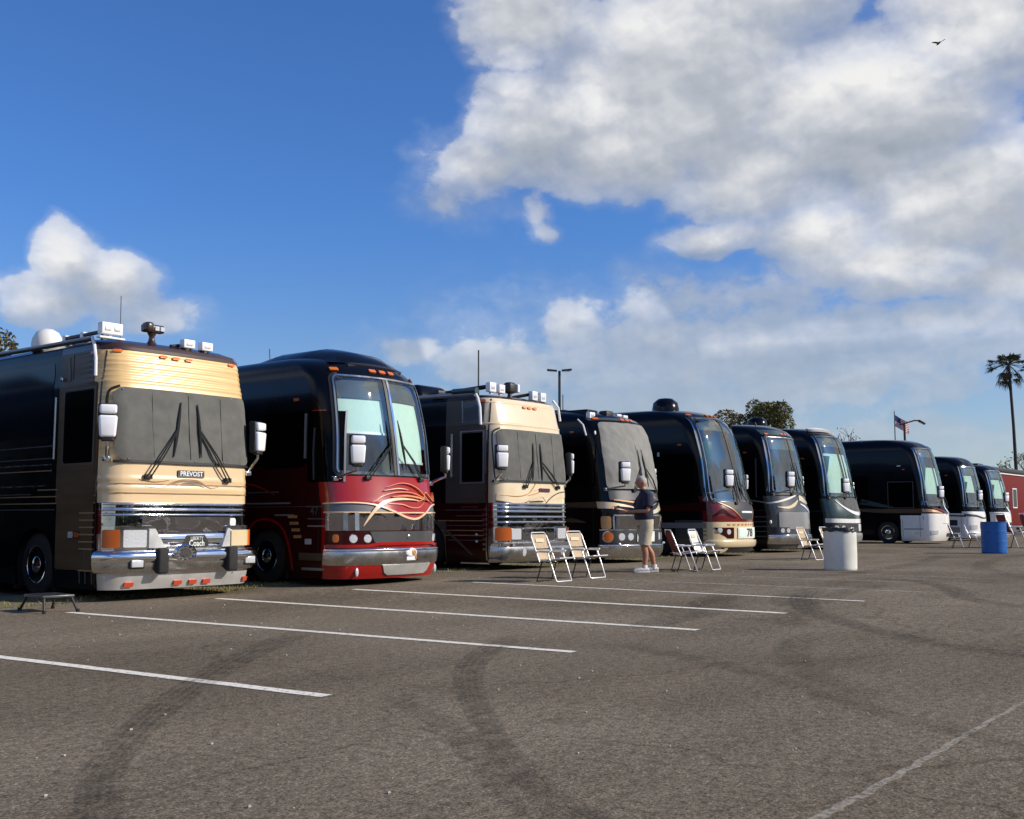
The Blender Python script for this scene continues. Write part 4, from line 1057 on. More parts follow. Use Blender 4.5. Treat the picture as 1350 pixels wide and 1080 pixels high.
def build_coach_5():
    mats = ['black_paint', 'maroon_mid', 'cream', 'maroon_dark', 'dark_grey', 'under']
    def fn(t, u, y, side):
        if side: return 0 if t > 1.0 else 4
        if t < .95: return 2
        if t < 1.62: return 1
        return 0
    root, sh, w = raked_coach((28.95, 12.62, .1), 'black coach with maroon nose, cream bumper and number 78 plate, tall glass windshield',
        dict(ws=(1.52, 3.90), ww=(1.17, 1.05), mats=mats, fn=fn, bands=[.95, 1.0, 1.5], zs=1.18, rake=1.45, mz=1.90, shades=[], wip=(-.3, .7), side=dict(a=(.85, 2.3, 1.55, 2.85)), post=False))
    part(root, 'wiper_cowl', 'ink', lambda mb: sh.patch(mb, [(1.02, -.12, .62), (1.2, -.36, .82), (1.35, -.62, 1.0), (1.50, -1.02, 1.25)], .014, 16), True)
    part(root, 'cowl_line', 'orange_gold', lambda mb: [sh.ribbon(mb, [(-1.02, 1.50), (-.62, 1.35), (-.36, 1.2), (-.12, 1.03)], [.01, .03, .03, .01], .02), sh.ribbon(mb, [(1.25, 1.50), (1.0, 1.35), (.82, 1.2), (.62, 1.03)], [.01, .03, .03, .01], .02)], True)
    part(root, 'painted_wave', 'maroon_dark', lambda mb: [sh.ribbon(mb, [(-1.2, 1.1), (-.9, 1.25), (-.7, 1.15), (-.4, 1.05)], [.02, .12, .08, .02], .010), sh.ribbon(mb, [(.9, 1.15), (1.1, 1.25), (1.3, 1.1)], [.02, .1, .02], .010)], True)
    part(root, 'cowl_plate', 'white_plastic', lambda mb: sh.patch(mb, rr(-.14, .62, 1.20, 1.25, .01, 2, 2), .03, 8), True)
    part(root, 'lamp_tray', 'maroon_dark', lambda mb: sh.patch(mb, [(.50, -.75, -.52), (.62, -.98, -.52), (.80, -1.2, -.52)], .012, 6), True)
    part(root, 'lamp_tray', 'maroon_dark', lambda mb: sh.patch(mb, [(.50, .98, 1.12), (.62, .98, 1.22), (.80, .98, 1.30)], .012, 5), True)
    for u, t in ((-1.02, .73), (-.72, .68), (1.06, .68), (1.2, .75)): round_lamp(root, sh, u, t, .07)
    pl = part(root, 'number_plate', 'plate_white', lambda mb: sh.patch(mb, rr(-.36, .86, .50, .80, .02, 3, 3), .03, 12), True)
    text_on(pl, 'lettering', 'ink', '78', sh, .30, .645, .30, .035, .008, 1.4)
    part(pl, 'plate_tab', 'shade', lambda mb: [sh.patch(mb, rr(u - .12, u + .12, .54, .76, .02, 3, 2), .035, 4) for u in (-.18, .68)], True)
    part(root, 'trim_dots', 'orange_gold', lambda mb: [sh.patch(mb, rr(u - .05, u + .05, .855, .90, .01, 2, 2), .012, 3) for u in [-.7 + .2 * i for i in range(8)]], True)
    bumper_on(root, sh, .27, .46, 'cream', .07, 1.42)
    part(root, 'front_apron', 'ink', lambda mb: sh.patch(mb, rr(-.9, .9, .13, .27, .02, 3, 3), .03, 16), True)
    part(root, 'apron_horn', 'cream', lambda mb: [sh.ribbon(mb, [(-.75, .27), (-.82, .2), (-.95, .14)], [.10, .10, .05], .04), sh.ribbon(mb, [(1.30, .27), (1.25, .18), (1.02, .14)], [.10, .10, .06], .04)], True)
    part(root, 'side_trim', 'silver_grey', lambda mb: sh.patch(mb, [(.78, .5, 2.6), (.93, .5, 2.6)], .010, 5, side=-1))
    side_line(sh, root, [(.5, 1.38), (1.5, 1.34), (2.6, 1.30)], [.25, .2, .05], 'maroon_dark', 'painted_wave', smooth=True)
    for t in (.45, .6, .7): side_stripe(sh, root, .5, 1.4, t, .03, 'grey_line')
    part(root, 'satellite_dome', 'black_paint', lambda mb: mb.lathe([(.40, -.08), (.40, .12), (.36, .30), (.22, .42), (.0001, .45)], 24, 0, 'z', (.05, 2.5, 4.16)), True, 60)
    part(root, 'window_latch', 'lamp_clear', lambda mb: mb.box(sh.pt(-sh.usy(2.0, 2.9), 2.85, .02), (.02, .07, .12), 0, .01))
    return root

def build_coach_6():
    mats = ['black_paint', 'silver_grey', 'dark_grey', 'stainless', 'under']
    def fn(t, u, y, side):
        if side: return 0
        return 2 if t < 1.74 else 0
    root, sh, w = raked_coach((33.42, 12.62, .1), 'black coach with charcoal nose, cream and white swoosh and stainless bumper',
        dict(ws=(1.86, 3.58), ww=(1.17, 1.05), mats=mats, fn=fn, bands=[1.74], zs=1.11, mz=2.0, shades=[], side=dict(a=(.80, 2.2, 1.6, 2.85)), post=False))
    part(root, 'brow_panel', 'teal_grey', lambda mb: sh.patch(mb, rr(-1.1, 1.1, 3.66, 3.86, .03, 3, 4), .012, 24), True)
    part(root, 'painted_wave', 'white_paint', lambda mb: [sh.ribbon(mb, [(-1.42, 1.52), (-1.1, 1.55), (-.6, 1.66), (-.15, 1.78)], [.02, .05, .06, .03], .018), sh.ribbon(mb, [(.0, 1.50), (.4, 1.40), (.75, 1.26), (.95, 1.25), (1.10, 1.40), (1.15, 1.55)], [.03, .07, .09, .09, .06, .02], .018)], True)
    part(root, 'painted_band', 'cream', lambda mb: [sh.ribbon(mb, [(-.02, 1.70), (.25, 1.64), (.55, 1.56), (.8, 1.52)], [.18, .18, .12, .02], .016), sh.ribbon(mb, [(-1.1, 1.40), (-.7, 1.38), (-.35, 1.48), (-.12, 1.62)], [.02, .07, .10, .03], .016)], True)
    part(root, 'wiper_cowl', 'ink', lambda mb: sh.ribbon(mb, [(-1.15, 1.80), (0, 1.80), (1.2, 1.80)], .07, .02), True)
    part(root, 'yellow_vest', 'yellow', lambda mb: mb.box((.45, .5, 2.02), (.10, .05, .34), 0, .02), True)
    part(root, 'hood_panel', 'silver_grey', lambda mb: sh.patch(mb, rr(-1.1, 1.2, .72, 1.24, .05, 4, 4), .012, 24), True, label='mottled grey hood panel')
    part(root, 'lamp_tray', 'ink', lambda mb: sh.patch(mb, rr(-1.38, -.72, .58, .78, .03, 3, 3), .016, 8), True)
    part(root, 'lamp_tray', 'ink', lambda mb: sh.patch(mb, rr(.85, 1.38, .58, .78, .03, 3, 3), .016, 8), True)
    for u in (-1.0, -.78, .95, 1.18): round_lamp(root, sh, u, .68, .07)
    part(root, 'turn_signal', 'white_plastic', lambda mb: mb.ell(sh.pt(-1.36, .94, .02), (.05, .04, .06), 8, 6), True)
    bumper_on(root, sh, .27, .56, 'stainless', .06, 1.42, 'chrome')
    part(root, 'lower_guard', 'under', lambda mb: sh.patch(mb, [(.12, -1.2, 1.2), (.27, -1.2, 1.2)], -.05, 10))
    part(root, 'front_plate', 'silver_grey', lambda mb: sh.patch(mb, rr(-.2, .35, .14, .25, .01, 2, 2), .02, 6))
    for t in (.5, .65, .8, .95, 1.1): side_stripe(sh, root, .45, 1.4, t, .035, 'grey_line')
    side_line(sh, root, [(.4, 1.5), (1.2, 1.62), (2.2, 1.72)], [.05, .03, .02], 'silver_grey', 'painted_wave', smooth=True)
    side_line(sh, root, [(.92, 1.7), (.92, 2.9)], .04, 'grey_line', 'door_edge', off=.02)
    part(root, 'roof_antenna', 'silver_grey', lambda mb: [mb.tube([(-.2, 1.3, 3.85), (-.45, 1.3, 4.1)], .02, 6), mb.ell((-.2, 1.3, 3.9), (.08, .08, .08), 8, 6)])
    return root

def build_coach_7():
    mats = ['black_paint', 'teal_grey', 'silver_grey', 'under']
    def fn(t, u, y, side):
        if side: return 0
        return 1 if t < 1.72 else 0
    root, sh, w = raked_coach((37.85, 12.42, .1), 'dark green coach with white visor bar on its brow, behind the white barrel',
        dict(ws=(1.80, 3.90), ww=(1.18, 1.06), mats=mats, fn=fn, bands=[1.72], zs=1.20, rake=1.25, mz=1.92, shades=[(-1.12, -.10, 1.95, 3.3), (.08, 1.12, 1.98, 3.3)], side=dict(a=(.80, 2.2, 1.6, 2.85)), post=False, lamps=False))
    part(root, 'roof_visor', 'white_paint', lambda mb: sh.ribbon(mb, [(-.95, 4.14), (-.5, 4.18), (0, 4.18), (.5, 4.16), (.75, 4.10)], [.05, .13, .15, .14, .10], .10, back=.02), True)
    part(root, 'wiper_cowl', 'interior_dark', lambda mb: sh.patch(mb, [(1.30, .1, .85), (1.45, -.5, 1.12), (1.75, -.85, 1.22)], .014, 14), True)
    part(root, 'painted_wave', 'white_paint', lambda mb: [sh.ribbon(mb, [(-.95, 1.66), (-.70, 1.48), (-.3, 1.30), (.2, 1.22), (.7, 1.24), (1.0, 1.36), (1.12, 1.52)], [.01, .05, .09, .12, .12, .07, .02], .018)], True)
    part(root, 'trim_rail', 'white_paint', lambda mb: sh.ribbon(mb, [(-1.42, .98), (0, .96), (1.42, .98)], .14, .02), True)
    part(root, 'lamp_tray', 'ink', lambda mb: sh.patch(mb, rr(-1.42, 1.42, .58, .88, .04, 3, 3), .014, 30), True)
    for u in (-1.05, -.75, 1.0, 1.25): round_lamp(root, sh, u, .72, .09)
    part(root, 'nose_panel', 'white_paint', lambda mb: sh.patch(mb, rr(.3, 1.2, .62, .86, .02, 3, 3), .02, 10), True)
    bumper_on(root, sh, .25, .55, 'silver_grey', .06, 1.42)
    part(root, 'satellite_dome', 'black_paint', lambda mb: mb.lathe([(.36, -.15), (.36, .15), (.33, .30), (.20, .40), (.0001, .43)], 20, 0, 'z', (-.35, 3.4, 4.30)), True, 60)
    return root

def build_coach_8():
    mats = ['black_paint', 'white_paint', 'orange_gold', 'under']
    def fn(t, u, y, side):
        if side:
            return 1 if (t < 1.18 and y < 1.58) else 0
        return 1 if t < 1.25 else 0
    root, sh, w = raked_coach((48.35, 12.0, .1), 'black over white coach with brown waist band, standing apart after the gap in the row',
        dict(ws=(1.58, 4.0), ww=(1.17, 1.05), mats=mats, fn=fn, bands=[1.18, 1.25], zs=1.30, rake=1.3, mz=1.90, shades=[(-1.1, -.08, 2.1, 3.2), (.08, 1.1, 2.1, 3.2)], side=dict(a=(.95, 1.95, 1.52, 2.55)), post=False, lamps=False))
    part(root, 'window_frame', 'dark_grey', lambda mb: sh.ribbon(mb, [(.92, 1.49), (1.98, 1.49), (1.98, 2.58), (.92, 2.58)], .04, .012, closed=True, smooth=False, side=-1), True)
    part(root, 'waist_band', 'orange_gold', lambda mb: sh.ribbon(mb, [(-1.42, 1.38), (-1.1, 1.37), (-.7, 1.33), (-.3, 1.24)], [.14, .12, .08, .02], .018), True)
    part(root, 'waist_band', 'bronze', lambda mb: sh.ribbon(mb, [(.5, 1.36), (1.5, 1.36), (2.4, 1.37), (3.4, 1.42)], [.20, .19, .17, .10], .011, side=-1), True)
    part(root, 'side_graphic', 'teal_grey', lambda mb: sh.ribbon(mb, [(1.7, 1.50), (2.4, 1.62), (3.2, 1.78)], [.03, .16, .26], .012, side=-1), True)
    part(root, 'painted_wave', 'white_paint', lambda mb: [sh.ribbon(mb, [(.2, 1.95), (.05, 1.7), (.05, 1.5), (.35, 1.32), (.75, 1.26)], [.02, .07, .09, .09, .05], .022), sh.ribbon(mb, [(.55, 2.3), (.35, 2.05), (.2, 1.9)], [.01, .06, .03], .022)], True)
    part(root, 'painted_wave', 'maroon', lambda mb: sh.ribbon(mb, [(-.9, 1.47), (-.4, 1.38), (.1, 1.22)], [.02, .05, .02], .023), True)
    part(root, 'nose_seam', 'grey_line', lambda mb: sh.patch(mb, [(.84, -.4, 1.1), (.848, -.4, 1.1)], .012, 10), True)
    part(root, 'front_vent', 'ink', lambda mb: sh.patch(mb, rr(.0, .7, .30, .44, .05, 3, 3), .014, 8), True)
    part(root, 'hatch_line', 'grey_line', lambda mb: [sh.patch(mb, [(.60, .55, 1.35), (.63, .55, 1.35)], .008, 3, side=-1), sh.patch(mb, [(.2, .52, .54), (1.15, .52, .54)], .008, 2, side=-1)])
    part(root, 'hatch_latch', 'lamp_clear', lambda mb: sh.patch(mb, rr(.72, .90, .42, .47, .01, 2, 2), .012, 3, side=-1))
    for u in (-.95, 1.05): part(root, 'headlight', 'lamp_clear', lambda mb: sh.patch(mb, rr(u - .2, u + .2, .40, .56, .05, 3, 3), .016, 6), True)
    part(root, 'side_lamp', 'lamp_clear', lambda mb: [mb.box(sh.pt(-sh.usy(1.5, 3.3), 3.25, .01), (.02, .16, .05), 0, .01)])
    part(root, 'whip_antenna', 'silver_grey', lambda mb: mb.tube([(-.9, 3.2, 3.9), (-.9, 3.2, 4.45)], .02, 5))
    return root

def build_coach_9():
    mats = ['black_paint', 'white_paint', 'under']
    def fn(t, u, y, side):
        if side: return 1 if t < 1.30 and y < 1.55 else 0
        return 1 if t < 1.38 else 0
    root, sh, w = raked_coach((56.1, 12.2, .1), 'black and white coach with dark wave stripe, folding chairs in front of it',
        dict(ws=(1.60, 3.50), ww=(1.22, 1.10), mats=mats, fn=fn, bands=[1.30, 1.38], zs=1.12, mz=1.90, shades=[(-1.1, -.3, 2.3, 3.1)], side=dict(a=(.9, 2.2, 1.6, 2.7)), post=False, lamps=False))
    part(root, 'painted_wave', 'ink', lambda mb: [sh.ribbon(mb, [(-1.42, 1.22), (-.8, 1.18), (-.2, 1.08), (.3, 1.08), (.6, 1.2), (.5, 1.3)], [.09, .09, .07, .06, .05, .02], .014)], True)
    part(root, 'painted_wave', 'grey_line', lambda mb: sh.ribbon(mb, [(.45, 1.16), (1.3, 1.2), (2.4, 1.25)], [.08, .07, .04], .012, side=-1), True)
    part(root, 'side_grille', 'ink', lambda mb: sh.patch(mb, rr(.85, 1.45, .72, .98, .03, 3, 3), .012, 4, side=-1))
    part(root, 'hatch_panel', 'silver_grey', lambda mb: sh.patch(mb, rr(.75, 1.5, .2, .64, .03, 3, 3), .010, 4, side=-1))
    part(root, 'grille_panel', 'ink', lambda mb: sh.patch(mb, rr(-.5, .5, .55, .85, .05, 3, 3), .012, 10), True)
    for u in (-.95, 1.0): part(root, 'headlight', 'lamp_clear', lambda mb: sh.patch(mb, rr(u - .2, u + .2, .55, .75, .05, 3, 3), .016, 6), True)
    bumper_on(root, sh, .2, .42, 'white_paint', .05)
    part(root, 'satellite_dome', 'black_paint', lambda mb: mb.lathe([(.40, -.2), (.40, .2), (.36, .38), (.22, .50), (.0001, .53)], 20, 0, 'z', (-.45, 2.6, 4.08)), True, 60)
    return root

def build_coach_10():
    mats = ['black_paint', 'white_paint', 'under']
    def fn(t, u, y, side):
        return 0 if side else (1 if t < 1.38 else 0)
    root, sh, w = raked_coach((61.4, 12.1, .1), 'last black coach of the row with white lower nose, beside the red trailer',
        dict(ws=(1.60, 3.50), ww=(1.22, 1.10), mats=mats, fn=fn, bands=[1.38], zs=1.03, mz=1.90, shades=[(-1.1, -.05, 2.1, 3.05), (.1, 1.1, 2.0, 3.0)], post=False, lamps=False))
    part(root, 'painted_wave', 'white_paint', lambda mb: sh.ribbon(mb, [(-.3, 1.75), (.0, 1.5), (.4, 1.35)], [.02, .16, .05], .02), True)
    part(root, 'grille_panel', 'ink', lambda mb: sh.patch(mb, rr(-.5, .5, .55, .85, .05, 3, 3), .012, 10), True)
    for u in (-.95, 1.0): part(root, 'headlight', 'lamp_clear', lambda mb: sh.patch(mb, rr(u - .2, u + .2, .55, .75, .05, 3, 3), .016, 6), True)
    bumper_on(root, sh, .2, .42, 'white_paint', .05)
    part(root, 'roof_air_conditioner', 'black_paint', lambda mb: mb.box((0, 1.9, 3.83), (1.1, 1.2, .20), 0, .08), True, 40)
    return root

def build_coach_0():  # unseen coach, added so the tan coach's side mirrors something dark
    mats = ['black_paint', 'maroon_dark', 'under']
    root, sh, w = raked_coach((6.05, 15.2, 0), 'black coach parked left of the big tan coach, set back from the row',
        dict(ws=(1.60, 3.50), ww=(1.17, 1.05), mats=mats, fn=lambda t, u, y, s: 1 if t < 1.3 else 0, bands=[1.3], zs=1.03, post=False, lamps=False))
    bumper_on(root, sh, .2, .42, 'stainless', .05)
    for u in (-.95, 1.0): part(root, 'headlight', 'lamp_clear', lambda mb: sh.patch(mb, rr(u - .2, u + .2, .55, .75, .05, 3, 3), .016, 6), True)

for f_ in (build_coach_0, build_coach_1, build_coach_2, build_coach_3, build_coach_4, build_coach_5, build_coach_6, build_coach_7, build_coach_8, build_coach_9, build_coach_10):
    f_()
# ------------------------------------------------------------------ ground
def gz(x):
    t = min(max((x - 9) / 9, 0), 1); return .1 * t * t * (3 - 2 * t)

def asphalt():
    m = bpy.data.materials.new('asphalt'); nt, N, L, b = nodes_of(m)
    tc = N.new('ShaderNodeTexCoord')
    def noise(sc, det=6, rough=.6, stretch=None):
        n = N.new('ShaderNodeTexNoise'); n.inputs['Scale'].default_value = sc; n.inputs['Detail'].default_value = det; n.inputs['Roughness'].default_value = rough
        v = tc.outputs['Object']
        if stretch:
            mp = N.new('ShaderNodeMapping'); mp.inputs['Scale'].default_value = stretch; mp.inputs['Rotation'].default_value = (0, 0, .25)
            L.new(v, mp.inputs['Vector']); v = mp.outputs['Vector']
        L.new(v, n.inputs['Vector']); return n.outputs['Fac']
    def ramp(f, stops):
        r = N.new('ShaderNodeValToRGB'); L.new(f, r.inputs['Fac'])
        e = r.color_ramp.elements
        e[0].position, e[0].color = stops[0][0], (*stops[0][1], 1); e[1].position, e[1].color = stops[-1][0], (*stops[-1][1], 1)
        for p, c in stops[1:-1]:
            q = e.new(p); q.color = (*c, 1)
        return r.outputs['Color']
    def mixc(a, bb, fac, mode='MULTIPLY'):
        x = N.new('ShaderNodeMix'); x.data_type = 'RGBA'; x.blend_type = mode
        if isinstance(fac, float): x.inputs[0].default_value = fac
        else: L.new(fac, x.inputs[0])
        L.new(a, x.inputs[6]); L.new(bb, x.inputs[7]); return x.outputs[2]
    big = ramp(noise(.22, 5, .55), [(.30, (.168, .138, .098)), (.5, (.227, .189, .139)), (.72, (.292, .247, .184))])
    strk = ramp(noise(.45, 5, .6, (.35, 1.6, 1)), [(.33, (.78, .78, .78)), (.6, (1, 1, 1)), (.75, (1.12, 1.1, 1.06))])
    speck = ramp(noise(60, 3, .75), [(.34, (.34, .34, .35)), (.47, (.88, .88, .88)), (.56, (1.04, 1.03, 1.02)), (.68, (1.9, 1.85, 1.75))])
    speck2 = ramp(noise(16, 4, .65), [(.32, (.60, .60, .60)), (.52, (1, 1, 1)), (.70, (1.35, 1.34, 1.3))])
    oil = ramp(noise(.9, 6, .6), [(.22, (.72, .70, .68)), (.36, (1, 1, 1)), (1., (1, 1, 1))])
    # thin weathered cracks and oil drips
    vo = N.new('ShaderNodeTexVoronoi'); vo.feature = 'DISTANCE_TO_EDGE'; vo.inputs['Scale'].default_value = .16
    wn = N.new('ShaderNodeTexNoise'); wn.inputs['Scale'].default_value = 1.1; wn.inputs['Detail'].default_value = 5; L.new(tc.outputs['Object'], wn.inputs['Vector'])
    va = N.new('ShaderNodeVectorMath'); va.operation = 'MULTIPLY_ADD'; va.inputs[1].default_value = (1.1, 1.1, 0); L.new(wn.outputs['Color'], va.inputs[0]); L.new(tc.outputs['Object'], va.inputs[2])
    L.new(va.outputs[0], vo.inputs['Vector'])
    crack = ramp(vo.outputs['Distance'], [(0., (.70, .69, .67)), (.0014, (.78, .77, .76)), (.0030, (1, 1, 1)), (1., (1, 1, 1))])
    v2 = N.new('ShaderNodeTexVoronoi'); v2.inputs['Scale'].default_value = .75; L.new(va.outputs[0], v2.inputs['Vector'])
    drip = ramp(v2.outputs['Distance'], [(0., (.55, .53, .52)), (.07, (.74, .72, .70)), (.15, (1, 1, 1)), (1., (1, 1, 1))])
    c = mixc(big, strk, 1.); c = mixc(c, crack, 1.); c = mixc(c, drip, .8); c = mixc(c, speck, 1.); c = mixc(c, speck2, 1.); c = mixc(c, oil, 1.)
    L.new(c, b.inputs['Base Color'])
    b.inputs['Roughness'].default_value = 1.; b.inputs['Specular IOR Level'].default_value = .06
    bp = N.new('ShaderNodeBump'); bp.inputs['Strength'].default_value = .9; bp.inputs['Distance'].default_value = .012
    L.new(noise(42, 4, .7), bp.inputs['Height']); L.new(bp.outputs['Normal'], b.inputs['Normal'])
    return m
M['asphalt'] = asphalt()
mb = MB()
xs = [-1500, -300, -60, -10, 5, 9] + [9 + .75 * i for i in range(1, 13)] + [24, 40, 70, 150, 400, 1500]
ys_ = [-1500, -300, -60, -10, 0, 8, 20, 60, 300, 1500]
mb.add([(x, y, gz(x)) for y in ys_ for x in xs], [(j * len(xs) + i, j * len(xs) + i + 1, (j + 1) * len(xs) + i + 1, (j + 1) * len(xs) + i) for j in range(len(ys_) - 1) for i in range(len(xs) - 1)])
g = mb.build('ground', 'asphalt'); tag(g, 'worn grey brown asphalt of the parking lot', 'ground', kind='structure')

def line_mat(name, col, cover, edge=True, nscale=9., tread=0.):
    """worn paint or rubber: patchy alpha from noise, softened across the strip"""
    m = bpy.data.materials.new(name); nt, N, L, b = nodes_of(m)
    b.inputs['Base Color'].default_value = (*col, 1); b.inputs['Roughness'].default_value = .85; b.inputs['Specular IOR Level'].default_value = .2
    tc = N.new('ShaderNodeTexCoord')
    n = N.new('ShaderNodeTexNoise'); n.inputs['Scale'].default_value = nscale; n.inputs['Detail'].default_value = 6; n.inputs['Roughness'].default_value = .7
    L.new(tc.outputs['Object'], n.inputs['Vector'])
    mr = N.new('ShaderNodeMapRange'); mr.inputs['From Min'].default_value = cover[0]; mr.inputs['From Max'].default_value = cover[1]
    mr.inputs['To Min'].default_value = cover[2]; mr.inputs['To Max'].default_value = cover[3]
    L.new(n.outputs['Fac'], mr.inputs['Value']); a = mr.outputs['Result']
    sp = N.new('ShaderNodeSeparateXYZ'); L.new(tc.outputs['UV'], sp.inputs[0])
    def mth(op, x, y=None):
        q = N.new('ShaderNodeMath'); q.operation = op
        for i, w in enumerate((x, y)):
            if w is None: continue
            if isinstance(w, (int, float)): q.inputs[i].default_value = w
            else: L.new(w, q.inputs[i])
        return q.outputs[0]
    if edge:
        d = mth('MULTIPLY', mth('MULTIPLY', sp.outputs[0], mth('SUBTRACT', 1., sp.outputs[0])), 4.)
        d = mth('MINIMUM', mth('MULTIPLY', d, 1.8), 1.)
        d2 = mth('MULTIPLY', mth('MULTIPLY', sp.outputs[1], mth('SUBTRACT', 1., sp.outputs[1])), 9.)
        a = mth('MULTIPLY', mth('MULTIPLY', a, d), mth('MINIMUM', d2, 1.))
    if tread:
        w = N.new('ShaderNodeTexWave'); w.inputs['Scale'].default_value = tread; w.inputs['Distortion'].default_value = .6; w.bands_direction = 'X'
        cb = N.new('ShaderNodeCombineXYZ'); L.new(sp.outputs[0], cb.inputs[0]); L.new(cb.outputs[0], w.inputs['Vector'])
        a = mth('MULTIPLY', a, mth('ADD', mth('MULTIPLY', w.outputs['Fac'], .6), .5))
    L.new(mth('MINIMUM', mth('MAXIMUM', a, 0.), 1.), b.inputs['Alpha'])
    return m
M['line_paint'] = line_mat('worn_white_paint', (.82, .775, .67), (.30, .47, .08, 1.), edge=False, nscale=20)
M['line_faint'] = line_mat('faded_white_paint', (.55, .53, .48), (.40, .60, .05, .75), edge=False, nscale=18)
M['rubber_mark'] = line_mat('tyre_rubber_mark', (.06, .05, .04), (.34, .74, .0, .60), nscale=5.5, tread=1.6)
M['rubber_faint'] = line_mat('faint_rubber_mark', (.06, .05, .04), (.36, .74, .0, .36), nscale=3.)
M['rubber_tread'] = line_mat('tread_rubber_mark', (.06, .052, .044), (.36, .66, .0, .45), nscale=5., tread=2.6)
M['seam'] = line_mat('pale_seam_sand', (.38, .335, .265), (.32, .58, .1, .9), nscale=22.)

def strip(name, pts, w, m, h=.004, kind='structure', smooth=True, label=None, cat=None, jag=0.):
    P = [Vector((p[0], p[1])) for p in pts]; W = list(w) if isinstance(w, (list, tuple)) else [w] * len(P)
    if smooth and len(P) > 2:
        Q = []; WW = []; n = len(P)
        for i in range(n - 1):
            p0, p1, p2, p3 = P[max(i - 1, 0)], P[i], P[i + 1], P[min(i + 2, n - 1)]
            for k in range(10):
                x = k / 10
                Q.append(.5 * (2 * p1 + (p2 - p0) * x + (2 * p0 - 5 * p1 + 4 * p2 - p3) * x * x + (3 * p1 - p0 - 3 * p2 + p3) * x ** 3)); WW.append(W[i] * (1 - x) + W[i + 1] * x)
        Q.append(P[-1]); WW.append(W[-1]); P, W = Q, WW
    else:
        Q = []; n = 90
        WW = []
        for i in range(len(P) - 1):
            for k in range(n): Q.append(P[i].lerp(P[i + 1], k / n)); WW.append(W[i] + (W[i + 1] - W[i]) * k / n)
        Q.append(P[-1]); WW.append(W[-1]); P, W = Q, WW
    V = []; n = len(P)
    for i in range(n):
        d = (P[min(i + 1, n - 1)] - P[max(i - 1, 0)]).normalized(); nn = Vector((-d.y, d.x)) * W[i] / 2
        j = Vector((random.uniform(-jag, jag), random.uniform(-jag, jag))) if jag else Vector((0, 0))
        for q in (P[i] - nn + j, P[i] + nn + j): V.append((q.x, q.y, gz(q.x) + h))
    me = bpy.data.meshes.new(name)
    me.from_pydata(V, [], [(2 * i, 2 * i + 1, 2 * i + 3, 2 * i + 2) for i in range(n - 1)])
    uv = me.uv_layers.new()
    for li, l in enumerate(me.loops):
        uv.data[li].uv = (l.vertex_index % 2, (l.vertex_index // 2) / (n - 1))
    me.materials.append(M[m])
    o = bpy.data.objects.new(name, me); C.objects.link(o)
    # flip so that the face looks up
    bm = bmesh.new(); bm.from_mesh(me); bmesh.ops.recalc_face_normals(bm, faces=bm.faces[:])
    if bm.faces[0].normal.z < 0: bmesh.ops.reverse_faces(bm, faces=bm.faces[:])
    bm.to_mesh(me); bm.free()
    return tag(o, label, cat, kind=kind)

for i, (x0, y0, x1, y1, m_, w_) in enumerate([
        (5.21, 5.17, 4.96, 13.0, 'line_paint', .115), (8.13, 5.12, 7.96, 12.3, 'line_paint', .12), (10.40, 5.06, 10.49, 12.6, 'line_paint', .13), (12.52, 4.94, 12.76, 12.1, 'line_paint', .13),
        (14.51, 4.66, 14.9, 11.4, 'line_paint', .09), (16.40, 4.43, 16.6, 10.4, 'line_faint', .10), (18.6, 4.6, 18.9, 10.5, 'line_faint', .10), (20.6, 4.6, 21.0, 10.6, 'line_faint', .10), (22.9, 4.4, 23.2, 10.6, 'line_faint', .09)]):
    strip('parking_line', [(x0, y0), (x1, y1)], w_, m_, smooth=False, jag=.004, label='painted white stall line on the asphalt', cat='parking line')['group'] = 'painted stall lines'

